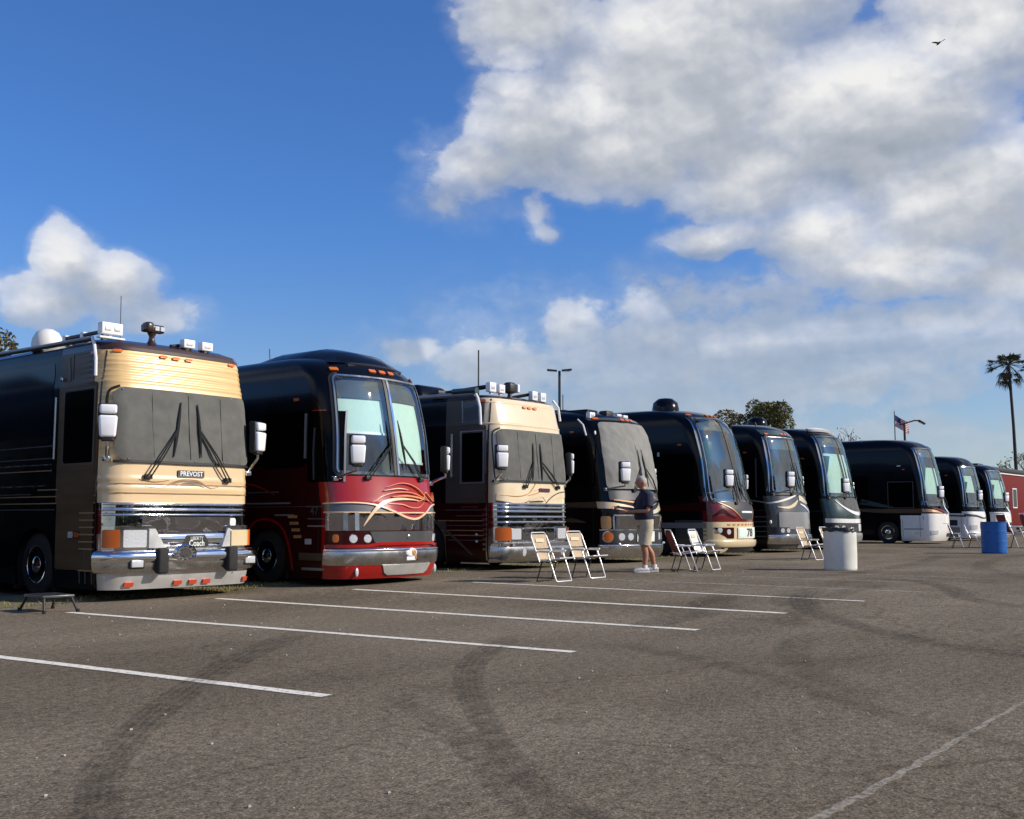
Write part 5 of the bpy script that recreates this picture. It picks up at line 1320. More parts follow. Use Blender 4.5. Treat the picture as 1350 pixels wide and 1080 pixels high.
marks = [
    ([(2.1, 3.2), (2.63, 3.82), (3.18, 4.56), (4.05, 5.42), (5.1, 6.3), (6.3, 7.2), (8.2, 8.4)], [.20, .21, .23, .26, .3, .34, .4], 'rubber_mark'),
    ([(3.5, 1.9), (3.72, 2.27), (4.04, 2.73), (4.58, 3.32), (5.4, 4.08), (6.52, 5.02), (7.69, 5.74), (9.17, 6.37)], [.16, .16, .17, .18, .2, .26, .3, .3], 'rubber_mark'),
    ([(3.45, 2.15), (3.64, 2.45), (4.33, 3.26), (5.0, 4.1), (5.5, 5.0)], .22, 'rubber_faint'),
    ([(5.9, .9), (6.1, 1.18), (6.38, 1.66), (6.85, 2.27), (7.75, 3.28), (8.44, 4.25), (8.9, 5.2)], [.2, .2, .22, .25, .3, .4, .4], 'rubber_faint'),
    ([(9.6, 1.0), (10.05, 1.92), (10.48, 2.69), (11.39, 3.59), (12.62, 4.59), (14.46, 5.46), (16.5, 6.0)], [.3, .3, .32, .35, .4, .45, .4], 'rubber_mark'),
    ([(14.2, 1.9), (14.72, 2.78), (15.52, 3.58), (17.56, 4.37), (18.97, 5.2), (19.6, 6.3)], [.35, .35, .4, .4, .45, .4], 'rubber_mark'),
    ([(11.0, 4.2), (12.04, 4.73), (13.47, 4.99), (16.01, 5.36), (18.0, 5.4)], .4, 'rubber_faint'),
    ([(7.2, 2.2), (7.9, 2.9), (9.0, 3.5), (10.6, 4.0)], .35, 'rubber_faint'),
    ([(10.2, 5.6), (11.2, 5.75), (12.3, 5.7)], [.5, .6, .5], 'rubber_tread'),
    ([(12.6, 5.9), (13.4, 6.3), (14.6, 6.6)], [.6, .6, .5], 'rubber_tread'),
    ([(13.4, 5.1), (14.1, 5.5), (15.2, 5.8)], [.6, .6, .5], 'rubber_tread'),
    ([(18.5, 2.0), (20.5, 3.5), (24, 5.2), (29, 6.2), (36, 6.4)], .5, 'rubber_faint'),
    ([(22, 3.0), (26, 4.4), (32, 5.2), (40, 5.4)], .5, 'rubber_faint'),
    ([(18, 7.2), (22, 7.0), (27, 7.3), (33, 8.3)], .5, 'rubber_faint'),
]
for i, (p, w_, m_) in enumerate(marks):
    strip('tyre_mark', p, w_, m_, .006 + .0012 * i, label='dark rubber tyre mark curving over the asphalt', cat='tyre mark')['group'] = 'tyre marks on the asphalt'
strip('asphalt_seam', [(3.7, 1.56), (4.25, 1.55), (4.9, 1.52), (5.8, 1.50), (6.8, 1.48), (8.2, 1.44)], [.05, .06, .05, .05, .04, .03], 'seam', .0035, label='pale sandy seam across the asphalt', cat='seam', jag=.012)

# dry grass strip under the noses of the coaches
def grass_strip():
    mb = MB()
    for i in range(5200):
        x = random.uniform(7, 40) if i % 3 else random.uniform(9, 14); y = 13.62 + abs(random.gauss(0, .5)) + .12 * math.sin(x * 2.1)
        h = random.uniform(.02, .065); a = random.uniform(0, 2 * PI); w = random.uniform(.004, .010); z = gz(x)
        dx, dy = math.cos(a) * w, math.sin(a) * w; lx, ly = random.uniform(-.05, .05), random.uniform(-.05, .05)
        mb.add([(x - dx, y - dy, z), (x + dx, y + dy, z), (x + lx, y + ly, z + h)], [(0, 1, 2)])
    o = mb.build('grass', 'grass'); tag(o, 'dry yellow grass under the fronts of the coaches', 'grass', kind='stuff')
    m2 = mat('grass_soil', (.17, .15, .075), .95, var=.3, vscale=4, bump=.6, bscale=30)
    mb = MB(); n = 90; V = []
    for i in range(n + 1):
        x = 6 + 60 * i / n
        V += [(x, 13.55 + .12 * math.sin(x * 1.7) + .07 * math.sin(x * 5.3), gz(x) + .004), (x, 15.6, gz(x) + .004)]
    mb.add(V, [(2 * i, 2 * i + 2, 2 * i + 3, 2 * i + 1) for i in range(n)])
    o = mb.build('grass_verge', m2); tag(o, 'strip of dry grass under the coaches', 'verge', kind='structure')
grass_strip()
# pebbles and litter on the lot
mb = MB()
for i in range(420):
    x, y = random.uniform(2, 26), random.uniform(1.5, 12)
    r = random.uniform(.004, .011); c = (x, y, gz(x) + r * .5)
    mb.ell(c, (r * random.uniform(.8, 1.5), r, r * .7), 5, 4)
o = mb.build('gravel', mat('pebble', (.40, .37, .33), .9, var=.3)); tag(o, 'small loose pebbles scattered over the asphalt', 'gravel', kind='stuff')

# ------------------------------------------------------------------ folding lawn chairs
def lawn_chair(loc, rz, label, cloth='webbing', panel='webbing_light', scale=1.):
    r = empty('lawn_chair', loc, rz, label, 'lawn chair', 'folding lawn chairs set out in front of the coaches')
    r.scale = (scale,) * 3
    W = .25; t = .013
    seat_y0, seat_y1, seat_z0, seat_z1 = -.24, .16, .40, .34
    top = (.34, .82)
    part(r, 'back_frame', 'alu', lambda mb: mb.tube([(-W, seat_y1 - .02, seat_z1 - .02), (-W, top[0] - .02, top[1] - .06), (-W + .05, top[0], top[1]), (W - .05, top[0], top[1]), (W, top[0] - .02, top[1] - .06), (W, seat_y1 - .02, seat_z1 - .02)], t, 8), True, 50)
    part(r, 'seat_frame', 'alu', lambda mb: mb.tube([(-W + .02, seat_y1, seat_z1), (-W + .02, seat_y0, seat_z0), (W - .02, seat_y0, seat_z0), (W - .02, seat_y1, seat_z1)], t, 8, closed=True), True, 50)
    part(r, 'front_legs', 'alu', lambda mb: mb.tube([(-W, .0, .52), (-W, -.09, .28), (-W, -.18, .02), (-W + .03, -.195, .014), (W - .03, -.195, .014), (W, -.18, .02), (W, -.09, .28), (W, .0, .52)], t, 8), True, 50)
    part(r, 'rear_legs', 'pole', lambda mb: mb.tube([(-W + .015, .10, .36), (-W + .015, .18, .10), (-W + .015, .21, .014), (W - .015, .21, .014), (W - .015, .18, .10), (W - .015, .10, .36)], t * .9, 8), True, 50)
    for s in (-1, 1):
        ar = part(r, 'armrest', 'alu', lambda mb: mb.tube([(s * W, .225, .50), (s * W, -.06, .50)], .012, 8), True, 50)
        part(ar, 'armrest_pad', 'white_plastic', lambda mb: mb.box((s * W, .04, .515), (.042, .22, .022), 0, .008), True)
    def cl(mb):
        for (y0, z0, y1, z1, k) in ((.165, .37, .325, .79, 0), (.165, .36, -.235, .415, 1)):
            n = 8; V = []
            for i in range(n + 1):
                f = i / n; sag = -.035 * math.sin(PI * f)
                for x in (-W + .012, 0, W - .012):
                    V.append((x, y0 + (y1 - y0) * f - (sag if k == 0 else 0) * (1.2 if x == 0 else .8), z0 + (z1 - z0) * f + (sag if k == 1 else 0)))
            mb.add(V, [(i * 3 + j, i * 3 + j + 1, i * 3 + j + 4, i * 3 + j + 3) for i in range(n) for j in range(2)])
    part(r, 'webbing', cloth, cl, True, 60)
    part(r, 'head_panel', panel, lambda mb: mb.add([(-.13, .288 - .0, .66), (.13, .288, .66), (.13, .306, .72), (-.13, .306, .72)], [(0, 1, 2, 3)]))
    part(r, 'back_strap', 'black_trim', lambda mb: mb.tube([(-W, .235, .55), (0, .262, .545), (W, .235, .55)], .008, 6), True)
    return r

lawn_chair((15.72, 10.28, gz(15.7)), R_(2), 'tan webbed lawn chair with white frame, farther from the standing man of its pair')
lawn_chair((16.80, 10.26, gz(16.8)), R_(-1), 'tan webbed lawn chair with white frame, closer to the standing man of its pair')
lawn_chair((19.92, 9.95, .1), R_(42), 'white framed lawn chair with dark red back, just right of the standing man', 'red_fabric', 'maroon_dark')
lawn_chair((20.78, 9.86, .1), R_(6), 'white lawn chair with pale seat beside the dark red one', 'white_fabric', 'webbing_light')
lawn_chair((27.3, 10.05, .1), R_(-2), 'tan lawn chair left of the white barrel', 'webbing', 'webbing_light')
lawn_chair((28.55, 9.9, .1), R_(-2), 'lawn chair mostly hidden behind the white barrel', 'webbing', 'webbing_light')
lawn_chair((41.9, 10.0, .1), R_(18), 'dark lawn chair with white frame before the white nosed coach', 'black_trim', 'grey_line')
lawn_chair((43.0, 9.7, .1), R_(12), 'white lawn chair left of the blue barrel', 'white_fabric', 'grey_line')
lawn_chair((42.6, 8.25, .1), R_(35), 'tall white framed chair with red seat by the red trailer', 'red_fabric', 'red_fabric', 1.5)
lawn_chair((43.9, 7.75, .1), R_(25), 'tall white chair at the right edge of the lot', 'red_fabric', 'white_fabric', 1.5)

# ------------------------------------------------------------------ barrels, step
def barrel(loc, m, label, R, Hh, ribs=True, bag=False):
    r = empty('barrel', loc, 0, label, 'barrel')
    prof = [(.0001, 0), (R * .96, 0), (R, .02)]
    for k in range(1, 30):
        z = .02 + (Hh - .04) * k / 30
        bump_ = .012 * math.exp(-((z - Hh * .36) / .012) ** 2) + .012 * math.exp(-((z - Hh * .68) / .012) ** 2) if ribs else 0.
        prof.append((R + bump_ + (0 if ribs else .006 * math.sin(PI * k / 30)), z))
    prof += [(R, Hh - .02), (R + .012, Hh - .01), (R + .012, Hh), (R - .02, Hh), (R - .03, Hh - .05), (R - .03, Hh * .55), (.0001, Hh * .55)]
    part(r, 'drum', m, lambda mb: mb.lathe(prof, 40), True, 45)
    if bag:
        def bg(mb):
            n = 40; V = []
            for j, (dr, dz) in enumerate(((-.04, -.06), (-.03, .005), (.010, .022), (.022, .0), (.020, -.05))):
                for i in range(n):
                    a = 2 * PI * i / n; w = (random.uniform(-.012, .012) if j in (1, 2) else random.uniform(-.03, .01) if j == 4 else 0)
                    V.append(((R + dr) * math.cos(a), (R + dr) * math.sin(a), Hh + dz + w))
            mb.add(V, [(j * n + i, j * n + (i + 1) % n, (j + 1) * n + (i + 1) % n, (j + 1) * n + i) for j in range(4) for i in range(n)])
        part(r, 'bin_liner', 'bag_black', bg, True, 60)
    return r
barrel((22.35, 7.65, .1), 'barrel_white', 'white painted drum bin with black liner on its rim', .325, .84, False, True)
barrel((35.7, 7.5, .1), 'barrel_blue', 'blue plastic drum bin before the white nosed coaches', .36, .95, True, False)

st = empty('step_stool', (7.92, 12.66, 0), R_(-8), 'low folding metal step by the front door of the tan coach', 'step stool')
part(st, 'tread', 'dark_grey', lambda mb: mb.box((0, 0, .195), (.40, .54, .03), 0, .008), True)
part(st, 'tread_grip', 'rubber', lambda mb: [mb.box((x, 0, .212), (.05, .46, .006)) for x in (-.14, -.05, .05, .14)])
for sx in (-1, 1):
    for sy in (-1, 1):
        lg = part(st, 'leg', 'pole', lambda mb: mb.tube([(sx * .17, sy * .24, .185), (sx * .21, sy * .35, .0)], .016, 8), True)
        part(lg, 'rubber_foot', 'rubber', lambda mb: mb.lathe([(.024, 0), (.024, .035), (.018, .04)], 10, 0, 'z', (sx * .21, sy * .35, .0)), True)

# ------------------------------------------------------------------ the man
def skin_mesh(name, joints, edges, m, parent, levels=2, root=0):
    me = bpy.data.meshes.new(name)
    keys = list(joints); ix = {k: i for i, k in enumerate(keys)}
    me.from_pydata([joints[k][0] for k in keys], [(ix[a], ix[b]) for a, b in edges], [])
    o = bpy.data.objects.new(name, me); C.objects.link(o)
    md = o.modifiers.new('skin', 'SKIN'); md.use_smooth_shade = True; md.branch_smoothing = .4
    for k in keys:
        v = me.skin_vertices[0].data[ix[k]]; rr_ = joints[k][1]
        v.radius = rr_ if isinstance(rr_, tuple) else (rr_, rr_); v.use_root = ix[k] == root
    ms = o.modifiers.new('sub', 'SUBSURF'); ms.levels = ms.render_levels = levels
    bpy.context.view_layer.update()
    dg = bpy.context.evaluated_depsgraph_get()
    nm = bpy.data.meshes.new_from_object(o.evaluated_get(dg))
    o.modifiers.clear(); o.data = nm; nm.materials.clear(); nm.materials.append(M[m]); nm.shade_smooth()
    bpy.data.meshes.remove(me)
    o.parent = parent
    return o

def man():
    r = empty('person', (19.12, 10.40, .1), R_(226), 'person in navy polo shirt and khaki shorts standing with both forearms held forward', 'person')
    J = {}; E_ = []
    J['pelvis'] = ((0, 0, 1.00), .125); J['waist'] = ((0, .0, 1.14), .125); J['chest'] = ((0, .02, 1.36), .135); J['neck0'] = ((0, .0, 1.54), .075)
    J['neck'] = ((0, -.03, 1.62), .060); J['skull'] = ((0, -.045, 1.70), .056)
    E_ += [('pelvis', 'waist'), ('waist', 'chest'), ('chest', 'neck0'), ('neck0', 'neck'), ('neck', 'skull')]
    for s, n_ in ((1, 'l'), (-1, 'r')):
        J['sh' + n_] = ((s * .18, .03, 1.475), .055); E_.append(('chest', 'sh' + n_))
        ex, ey, ez = (s * .25, -.02, 1.19) if s > 0 else (s * .24, -.10, 1.21)
        J['el' + n_] = ((ex, ey, ez), .042)
        wx, wy, wz = (s * .15, -.33, 1.18) if s > 0 else (s * .10, -.42, 1.26)
        J['fm' + n_] = (((ex * .6 + wx * .4), (ey * .6 + wy * .4), (ez * .6 + wz * .4)), .041)
        J['wr' + n_] = ((wx, wy, wz), .026)
        J['pm' + n_] = ((wx - s * .01, wy - .055, wz), .033)
        J['pk' + n_] = ((wx - s * .015, wy - .09, wz - .002), .030)
        E_ += [('sh' + n_, 'el' + n_), ('el' + n_, 'fm' + n_), ('fm' + n_, 'wr' + n_), ('wr' + n_, 'pm' + n_), ('pm' + n_, 'pk' + n_)]
        for f, (dz, ln, cu) in enumerate(((.026, .075, .01), (.009, .085, .014), (-.009, .08, .018), (-.026, .06, .02))):
            a, b2, c2 = 'fa%d' % f + n_, 'fb%d' % f + n_, 'fc%d' % f + n_
            J[a] = ((wx - s * .017, wy - .105, wz + dz), .010); J[b2] = ((wx - s * (.017 + cu), wy - .105 - ln * .55, wz + dz - .006), .009); J[c2] = ((wx - s * (.03 + 2.4 * cu), wy - .105 - ln * .8, wz + dz - .014), .008)
            E_ += [('pk' + n_, a), (a, b2), (b2, c2)]
        J['ta' + n_] = ((wx - s * .03, wy - .045, wz + .035), .012); J['tb' + n_] = ((wx - s * .05, wy - .085, wz + .05), .010)
        E_ += [('pm' + n_, 'ta' + n_), ('ta' + n_, 'tb' + n_)]
        ky, ay = (-.06, -.05) if s > 0 else (.06, .20)
        J['hip' + n_] = ((s * .10, .01, .93), .105); J['kn' + n_] = ((s * .115, ky, .52), .062); J['cf' + n_] = ((s * .115, (ky + ay) / 2 + .03, .36), .060); J['an' + n_] = ((s * .115, ay, .10), .040)
        J['ft' + n_] = ((s * .125, ay - .10, .05), .036)
        E_ += [('pelvis', 'hip' + n_), ('hip' + n_, 'kn' + n_), ('kn' + n_, 'cf' + n_), ('cf' + n_, 'an' + n_), ('an' + n_, 'ft' + n_)]
    r.scale = (1.12, 1.10, 1.)
    bo = skin_mesh('body', J, E_, 'skin', r)
    HC = Vector((0, -.055, 1.748))
    def head_pt(d, k=1.):
        g = lambda x0, z0, sx, sz: math.exp(-((d.x - x0) / sx) ** 2 - ((d.z - z0) / sz) ** 2)
        low = min(1, max(0, -d.z)); fr = max(0, -d.y)
        p = Vector((d.x * .079 * (1 - .20 * low * (.4 + .6 * fr)), d.y * (.100 if d.y > 0 else .094), d.z * .120))
        o = 0
        if d.y < 0:
            o = .030 * g(0, -.10, .13, .17) + .010 * g(0, .06, .10, .20) + .006 * g(0, .26, .5, .10) - .013 * (g(.36, .10, .17, .12) + g(-.36, .10, .17, .12)) + .016 * g(0, -.86, .34, .16) - .006 * g(0, -.46, .30, .05) + .006 * g(0, -.40, .26, .05) + .005 * (g(.42, -.16, .2, .16) + g(-.42, -.16, .2, .16))
        p.y -= o * fr
        return HC + p * k
    hm = MB(); n, m_ = 64, 48
    V = [head_pt(Vector((math.sin(PI * i / m_) * math.cos(2 * PI * j / n), math.sin(PI * i / m_) * math.sin(2 * PI * j / n), -math.cos(PI * i / m_)))) for i in range(m_ + 1) for j in range(n)]
    hm.add(V, [(i * n + j, i * n + (j + 1) % n, (i + 1) * n + (j + 1) % n, (i + 1) * n + j) for i in range(m_) for j in range(n)])
    for s in (-1, 1):
        hm.ell((s * .083, -.040, 1.742), (.011, .020, .034), 12, 10)
    bmm = bmesh.new(); bmm.from_mesh(bo.data)
    tmp = hm.build('head_form', 'skin'); bmm.from_mesh(tmp.data); bpy.data.objects.remove(tmp)
    bmm.to_mesh(bo.data); bmm.free()
    rm_ = bo.modifiers.new('fuse', 'REMESH'); rm_.mode = 'VOXEL'; rm_.voxel_size = .0055; rm_.use_smooth_shade = True
    sm_ = bo.modifiers.new('soften', 'SMOOTH'); sm_.factor = .5; sm_.iterations = 3
    bpy.context.view_layer.update()
    nm = bpy.data.meshes.new_from_object(bo.evaluated_get(bpy.context.evaluated_depsgraph_get()))
    bo.modifiers.clear(); bo.data = nm; nm.materials.clear(); nm.materials.append(M['skin']); nm.shade_smooth()
    def loft(mb, secs, n=24):
        V = []
        for (cx, cy, cz, rx, ry) in secs:
            for j in range(n):
                a = 2 * PI * j / n; V.append((cx + rx * math.cos(a), cy + ry * math.sin(a), cz))
        mb.add(V, [(i * n + j, i * n + (j + 1) % n, (i + 1) * n + (j + 1) % n, (i + 1) * n + j) for i in range(len(secs) - 1) for j in range(n)])
    def shirt(mb):
        loft(mb, [(0, .0, 1.00, .175, .150), (0, -.01, 1.03, .185, .165), (0, -.02, 1.14, .190, .172), (0, -.005, 1.26, .195, .160), (0, .01, 1.38, .208, .148), (0, .024, 1.46, .215, .128), (0, .024, 1.52, .200, .112), (0, .018, 1.555, .150, .095), (0, .006, 1.585, .095, .080), (0, -.004, 1.605, .076, .074)])
        for s, e in ((1, Vector((.245, -.01, 1.26))), (-1, Vector((-.24, -.07, 1.26)))):
            a = Vector((s * .150, .025, 1.48)); mb.tube([a, a.lerp(e, .35), a.lerp(e, .7), e], [.086, .096, .092, .086], 16)
    part(r, 'polo_shirt', 'navy', shirt, True, 60)
    def shorts(mb):
        loft(mb, [(0, .0, .90, .17, .150), (0, .0, .96, .185, .158), (0, -.005, 1.03, .182, .160), (0, -.01, 1.06, .172, .155)])
        for s, ky in ((1, -.06), (-1, .06)):
            mb.tube([(s * .095, .0, .98), (s * .102, .003, .86), (s * .11, ky * .6, .68), (s * .115, ky * .95, .53)], [.115, .122, .112, .105], 18)
    part(r, 'shorts', 'khaki', shorts, True, 60)
    def hair(mb):
        n, m_ = 56, 22; V = []
        for i in range(m_ + 1):
            for j in range(n):
                a = 2 * PI * j / n; sy = math.sin(a); cx = abs(math.cos(a))
                if sy < 0: lim = 1.36 - .58 * (-sy) ** 1.2
                else: lim = 1.36 + .70 * sy ** .6
                lim += .08 * mnoise.noise(Vector((math.cos(a) * 5, math.sin(a) * 5, 2)))
                w = lim * i / m_
                d = Vector((math.sin(w) * math.cos(a), math.sin(w) * math.sin(a), math.cos(w)))
                k = 1.085 + .05 * mnoise.noise(d * 7) + .03 * mnoise.noise(d * 18) - .095 * (i / m_) ** 5
                V.append(head_pt(d, k))
        mb.add(V, [(i * n + j, i * n + (j + 1) % n, (i + 1) * n + (j + 1) % n, (i + 1) * n + j) for i in range(m_) for j in range(n)])
    part(r, 'hair', 'hair', hair, True, 60)
    for s in (-1, 1):
        part(r, 'eye', 'eye', lambda mb: mb.ell((s * .029, -.1335, 1.760), (.011, .008, .0065), 10, 8), True)
        ay = -.05 if s > 0 else .20
        sh = part(r, 'shoe', 'shoe', lambda mb: [mb.tube([(s * .118, ay + .075, .05), (s * .118, ay + .03, .065), (s * .122, ay - .06, .06), (s * .128, ay - .15, .045), (s * .130, ay - .205, .035)], [.036, .047, .048, .044, .026], 14), mb.box((s * .123, ay - .06, .014), (.095, .285, .028), 0, .012)], True, 50)
        part(r, 'sock', 'sock', lambda mb: mb.tube([(s * .115, ay, .06), (s * .115, ay + .005, .15)], [.050, .049], 14), True)
    part(r, 'mouth', 'lip', lambda mb: mb.ell((0, -.1365, 1.694), (.021, .008, .005), 10, 6), True)
    part(r, 'eyebrow', 'hair', lambda mb: [mb.ell((s * .030, -.1405, 1.777), (.017, .006, .004), 8, 6) for s in (-1, 1)], True)
    part(r, 'collar', 'navy', lambda mb: mb.lathe([(.080, 0), (.086, .012), (.078, .035), (.070, .04)], 20, 0, 'z', (0, -.01, 1.575)), True)
man()

# ------------------------------------------------------------------ trees
def leaves(mb, blobs, n, size, seed):
    rng = random.Random(seed); tot = sum(b[3] * b[4] * b[5] for b in blobs)
    for b in blobs:
        k = int(n * b[3] * b[4] * b[5] / tot)
        for i in range(k):
            while True:
                q = Vector((rng.uniform(-1, 1), rng.uniform(-1, 1), rng.uniform(-1, 1)))
                if .30 < q.length < 1: break
            q = q.normalized() * (q.length ** .35)
            if rng.random() < .12: q *= rng.uniform(1.0, 1.15)
            p = Vector((b[0] + q.x * b[3], b[1] + q.y * b[4], b[2] + q.z * b[5]))
            s = size * rng.uniform(.5, 1.3)
            u = Vector((rng.uniform(-1, 1), rng.uniform(-1, 1), rng.uniform(-.6, .6))).normalized(); v = u.orthogonal().normalized()
            v = Quaternion(u, rng.uniform(0, 2 * PI)) @ v
            mb.add([p - u * s, p + v * s * .45, p + u * s, p - v * s * .45], [(0, 1, 2, 3)])

def tree(name, loc, blobs, n, size, leaf, label, seed, trunk_h, tr=.25):
    r = empty(name, loc, 0, label, 'tree', 'trees beyond the coaches')
    rng = random.Random(seed)
    def tk(mb):
        mb.tube([(0, 0, 0), (.05, 0, trunk_h * .5), (0, .05, trunk_h)], [tr, tr * .8, tr * .65], 10)
        for b in blobs:
            e = Vector(b[:3]); s = Vector((0, .05, trunk_h * .9)); mid = s.lerp(e, .5) + Vector((rng.uniform(-.3, .3), rng.uniform(-.3, .3), .2))
            mb.tube([s, mid, e], [tr * .5, tr * .3, tr * .1], 6)
    part(r, 'trunk', 'bark', tk, True, 50)
    mb = MB(); leaves(mb, blobs, n, size, seed); mb.build('crown', leaf, r)
    return r
def cloudblobs(w, d, h, z, k, seed):
    rng = random.Random(seed); out = [(0, 0, z, w * .5, d * .5, h * .5)]
    for i in range(k):
        a = 2 * PI * i / k + rng.uniform(-.3, .3); e = rng.uniform(-.4, .8)
        s = rng.uniform(.22, .36)
        out.append((math.cos(a) * w * .42, math.sin(a) * d * .42, z + e * h * .42, w * s, d * s, h * s))
    return out
tree('oak_tree', (90.4, 36.8, 0), cloudblobs(2.9, 2.9, 2.9, 9.7, 9, 3), 6500, .13, 'leaf', 'round dense dark green tree top rising behind the coaches', 3, 7.0)
tree('olive_tree', (88.0, 40.0, 0), [(-.6, -.4, 9.5, 1.1, 1.1, 1.0), (-1.5, .4, 9.0, 1.1, 1.1, .9), (.5, -.9, 9.3, 1.1, 1.1, .9), (-.1, 0, 8.3, 1.9, 1.5, .9)], 3400, .14, 'leaf_olive', 'olive coloured tree top left of the round dark tree', 5, 6.8)
tree('palmetto_tree', (89.2, 38.3, 0), [(0, 0, 9.3, .9, .9, .9), (.5, 0, 8.4, 1.3, 1.2, .9)], 1900, .14, 'leaf_olive', 'small ragged tree top between the olive and round trees', 8, 6.6)
tree('oak_tree', (37.1, 68.6, 0), cloudblobs(3.4, 3.4, 3.6, 11.2, 7, 9), 3000, .2, 'leaf_olive', 'tree top peeking out over the roof of the tan coach at the far left', 9, 8.0)

def bare_tree(loc, label, seed, h, spread, leafy=0):
    r = empty('bare_tree', loc, 0, label, 'tree', 'trees beyond the coaches')
    rng = random.Random(seed); mb = MB(); tips = []
    def grow(p, d, ln, rad, lev):
        q = p + d * ln
        mb.tube([p, p.lerp(q, .5) + Vector((rng.uniform(-1, 1), rng.uniform(-1, 1), rng.uniform(-1, 1))) * ln * .06, q], [rad, rad * .85, rad * .65], 6 if lev < 2 else 4)
        if lev >= 4: tips.append(q); return
        for k in range(3 if lev < 3 else 4):
            nd = (d + Vector((rng.uniform(-1, 1), rng.uniform(-1, 1), rng.uniform(-.35, .7))) * spread).normalized()
            grow(q, nd, ln * rng.uniform(.55, .78), rad * .6, lev + 1)
    grow(Vector((0, 0, 0)), Vector((0, 0, 1)), h * .42, .2, 0)
    mb.build('branches', 'bark_pale', r, True, 60)
    if leafy:
        lb = MB()
        for t_ in tips:
            for i in range(leafy):
                p = t_ + Vector((rng.uniform(-.4, .4), rng.uniform(-.4, .4), rng.uniform(-.4, .4))); s = rng.uniform(.06, .14)
                u = Vector((rng.uniform(-1, 1), rng.uniform(-1, 1), rng.uniform(-1, 1))).normalized(); v = u.orthogonal() * .5
                lb.add([p - u * s, p + v * s, p + u * s, p - v * s], [(0, 1, 2, 3)])
        lb.build('crown', 'leaf_olive', r)
    return r
bare_tree((99.6, 32.4, 0), 'thin nearly leafless tree behind the gap in the coach row', 14, 8.4, .95, 1)
bare_tree((120.0, 21.5, 0), 'sparse tree over the red trailer at the right edge', 21, 7.0, .8, 6)

# unseen woods added behind the camera for the glass and chrome to mirror
def woods():
    rng = random.Random(31); mb = MB()
    for i in range(150):
        a = R_(-150 + 225 * i / 149 + rng.uniform(-.6, .6)); d = rng.uniform(85, 105); x, y = 30 + d * math.cos(a), -5 + d * math.sin(a)
        if y > -25 and x > 0: continue
        h = rng.uniform(6, 11); w = rng.uniform(3.5, 6)
        mb.ell((x, y, h * .5), (w, w, h * .55), 9, 7)
        leaves(mb, [(x, y, h * .55, w * 1.08, w * 1.08, h * .55)], 110, .9, i)
    o = mb.build('treeline', 'leaf'); tag(o, 'belt of dark trees round the near side of the parking lot', 'woods', kind='stuff')
woods()

# fan palm
def palm():
    r = empty('palm_tree', (113.35, 21.55, 0), 0, 'tall slender fan palm with drooping fronds over the red trailer', 'tree', 'trees beyond the coaches')
    rng = random.Random(4); top = Vector((-.17, .22, 15.9))
    part(r, 'trunk', 'bark_dark', lambda mb: mb.tube([(0, 0, 0), (0, 0, 5), (-.05, .06, 10), tuple(top)], [.24, .17, .14, .13], 10), True, 60)
    gr = MB(); dd = MB()
    def frond(mb, az, el, pl, fl, n=13):
        d = Vector((math.cos(az) * math.cos(el), math.sin(az) * math.cos(el), math.sin(el)))
        b = top + d * pl * .5 + Vector((0, 0, -.05)); e = top + d * pl * 1.25 + Vector((0, 0, -.22 * pl))
        mb.tube([top, b, e], .025, 4)
        sd = d.cross(Vector((0, 0, 1)));
        if sd.length < .1: sd = Vector((1, 0, 0))
        sd.normalize(); up = sd.cross(d)
        for i in range(n):
            a = (i / (n - 1) - .5) * 3.6
            q = (d * math.cos(a) + sd * math.sin(a)); L_ = fl * rng.uniform(.75, 1.1) * (1 - .12 * abs(a))
            m_ = e + q * L_ * .55 + up * rng.uniform(-.04, .04) + Vector((0, 0, -.10)); t_ = e + q * L_ * .9 + Vector((0, 0, -.45 * L_))
            w = q.cross(up).normalized() * .055
            mb.add([e - w * .3, e + w * .3, m_ + w, m_ - w], [(0, 1, 2, 3)]); mb.add([m_ - w, m_ + w, t_], [(0, 1, 2)])
    lat = math.atan2(-.815, .579)          # to the right as seen from the lot
    for (az, el, pl, k, m_) in ((lat, 1.25, .75, 9, gr), (lat + PI, .12, 1.25, 8, gr), (lat, .30, 1.25, 9, gr), (lat + 1.6, .5, 1.0, 6, gr), (lat - 1.6, .5, 1.0, 6, gr), (lat + PI, .95, .9, 5, gr), (lat, .85, 1.0, 5, gr),
                                (lat + PI, -.95, 1.15, 7, dd), (lat, -.85, 1.0, 6, gr), (lat + 1.5, -.7, .9, 4, dd)):
        for i in range(k): frond(m_, az + rng.gauss(0, .28), el + rng.gauss(0, .16), pl * rng.uniform(.8, 1.15), rng.uniform(.65, .9))
    gr.build('crown', 'leaf_palm', r); dd.build('dry_fronds', 'leaf_dead', r)
palm()

# ------------------------------------------------------------------ poles, flag, trailer, bird
r = empty('street_lamp', (52.1, 33.7, 0), R_(-54.6), 'dark twin-headed parking lot lamp post behind the grey-covered black coach', 'street lamp', 'lamp posts behind the coaches')
part(r, 'pole', 'pole', lambda mb: mb.tube([(0, 0, 0), (0, 0, 9.5)], [.10, .075], 10), True)
for s in (-1, 1):
    hd = part(r, 'lamp_head', 'pole', lambda mb: mb.box((s * .42, 0, 9.53 + (.02 if s > 0 else 0)), (.58, .30, .09), 0, .03, Matrix.Rotation(-s * .10, 3, 'Y')), True)
    part(hd, 'lens', 'lamp_clear', lambda mb: mb.box((s * .45, 0, 9.48), (.35, .2, .02)))
r = empty('street_lamp', (112.5, 31.6, 0), R_(-54.6), 'dark single-arm lamp post near the flag', 'street lamp', 'lamp posts behind the coaches')
part(r, 'pole', 'pole', lambda mb: mb.tube([(0, 0, 0), (0, 0, 10.6)], [.14, .11], 10), True)
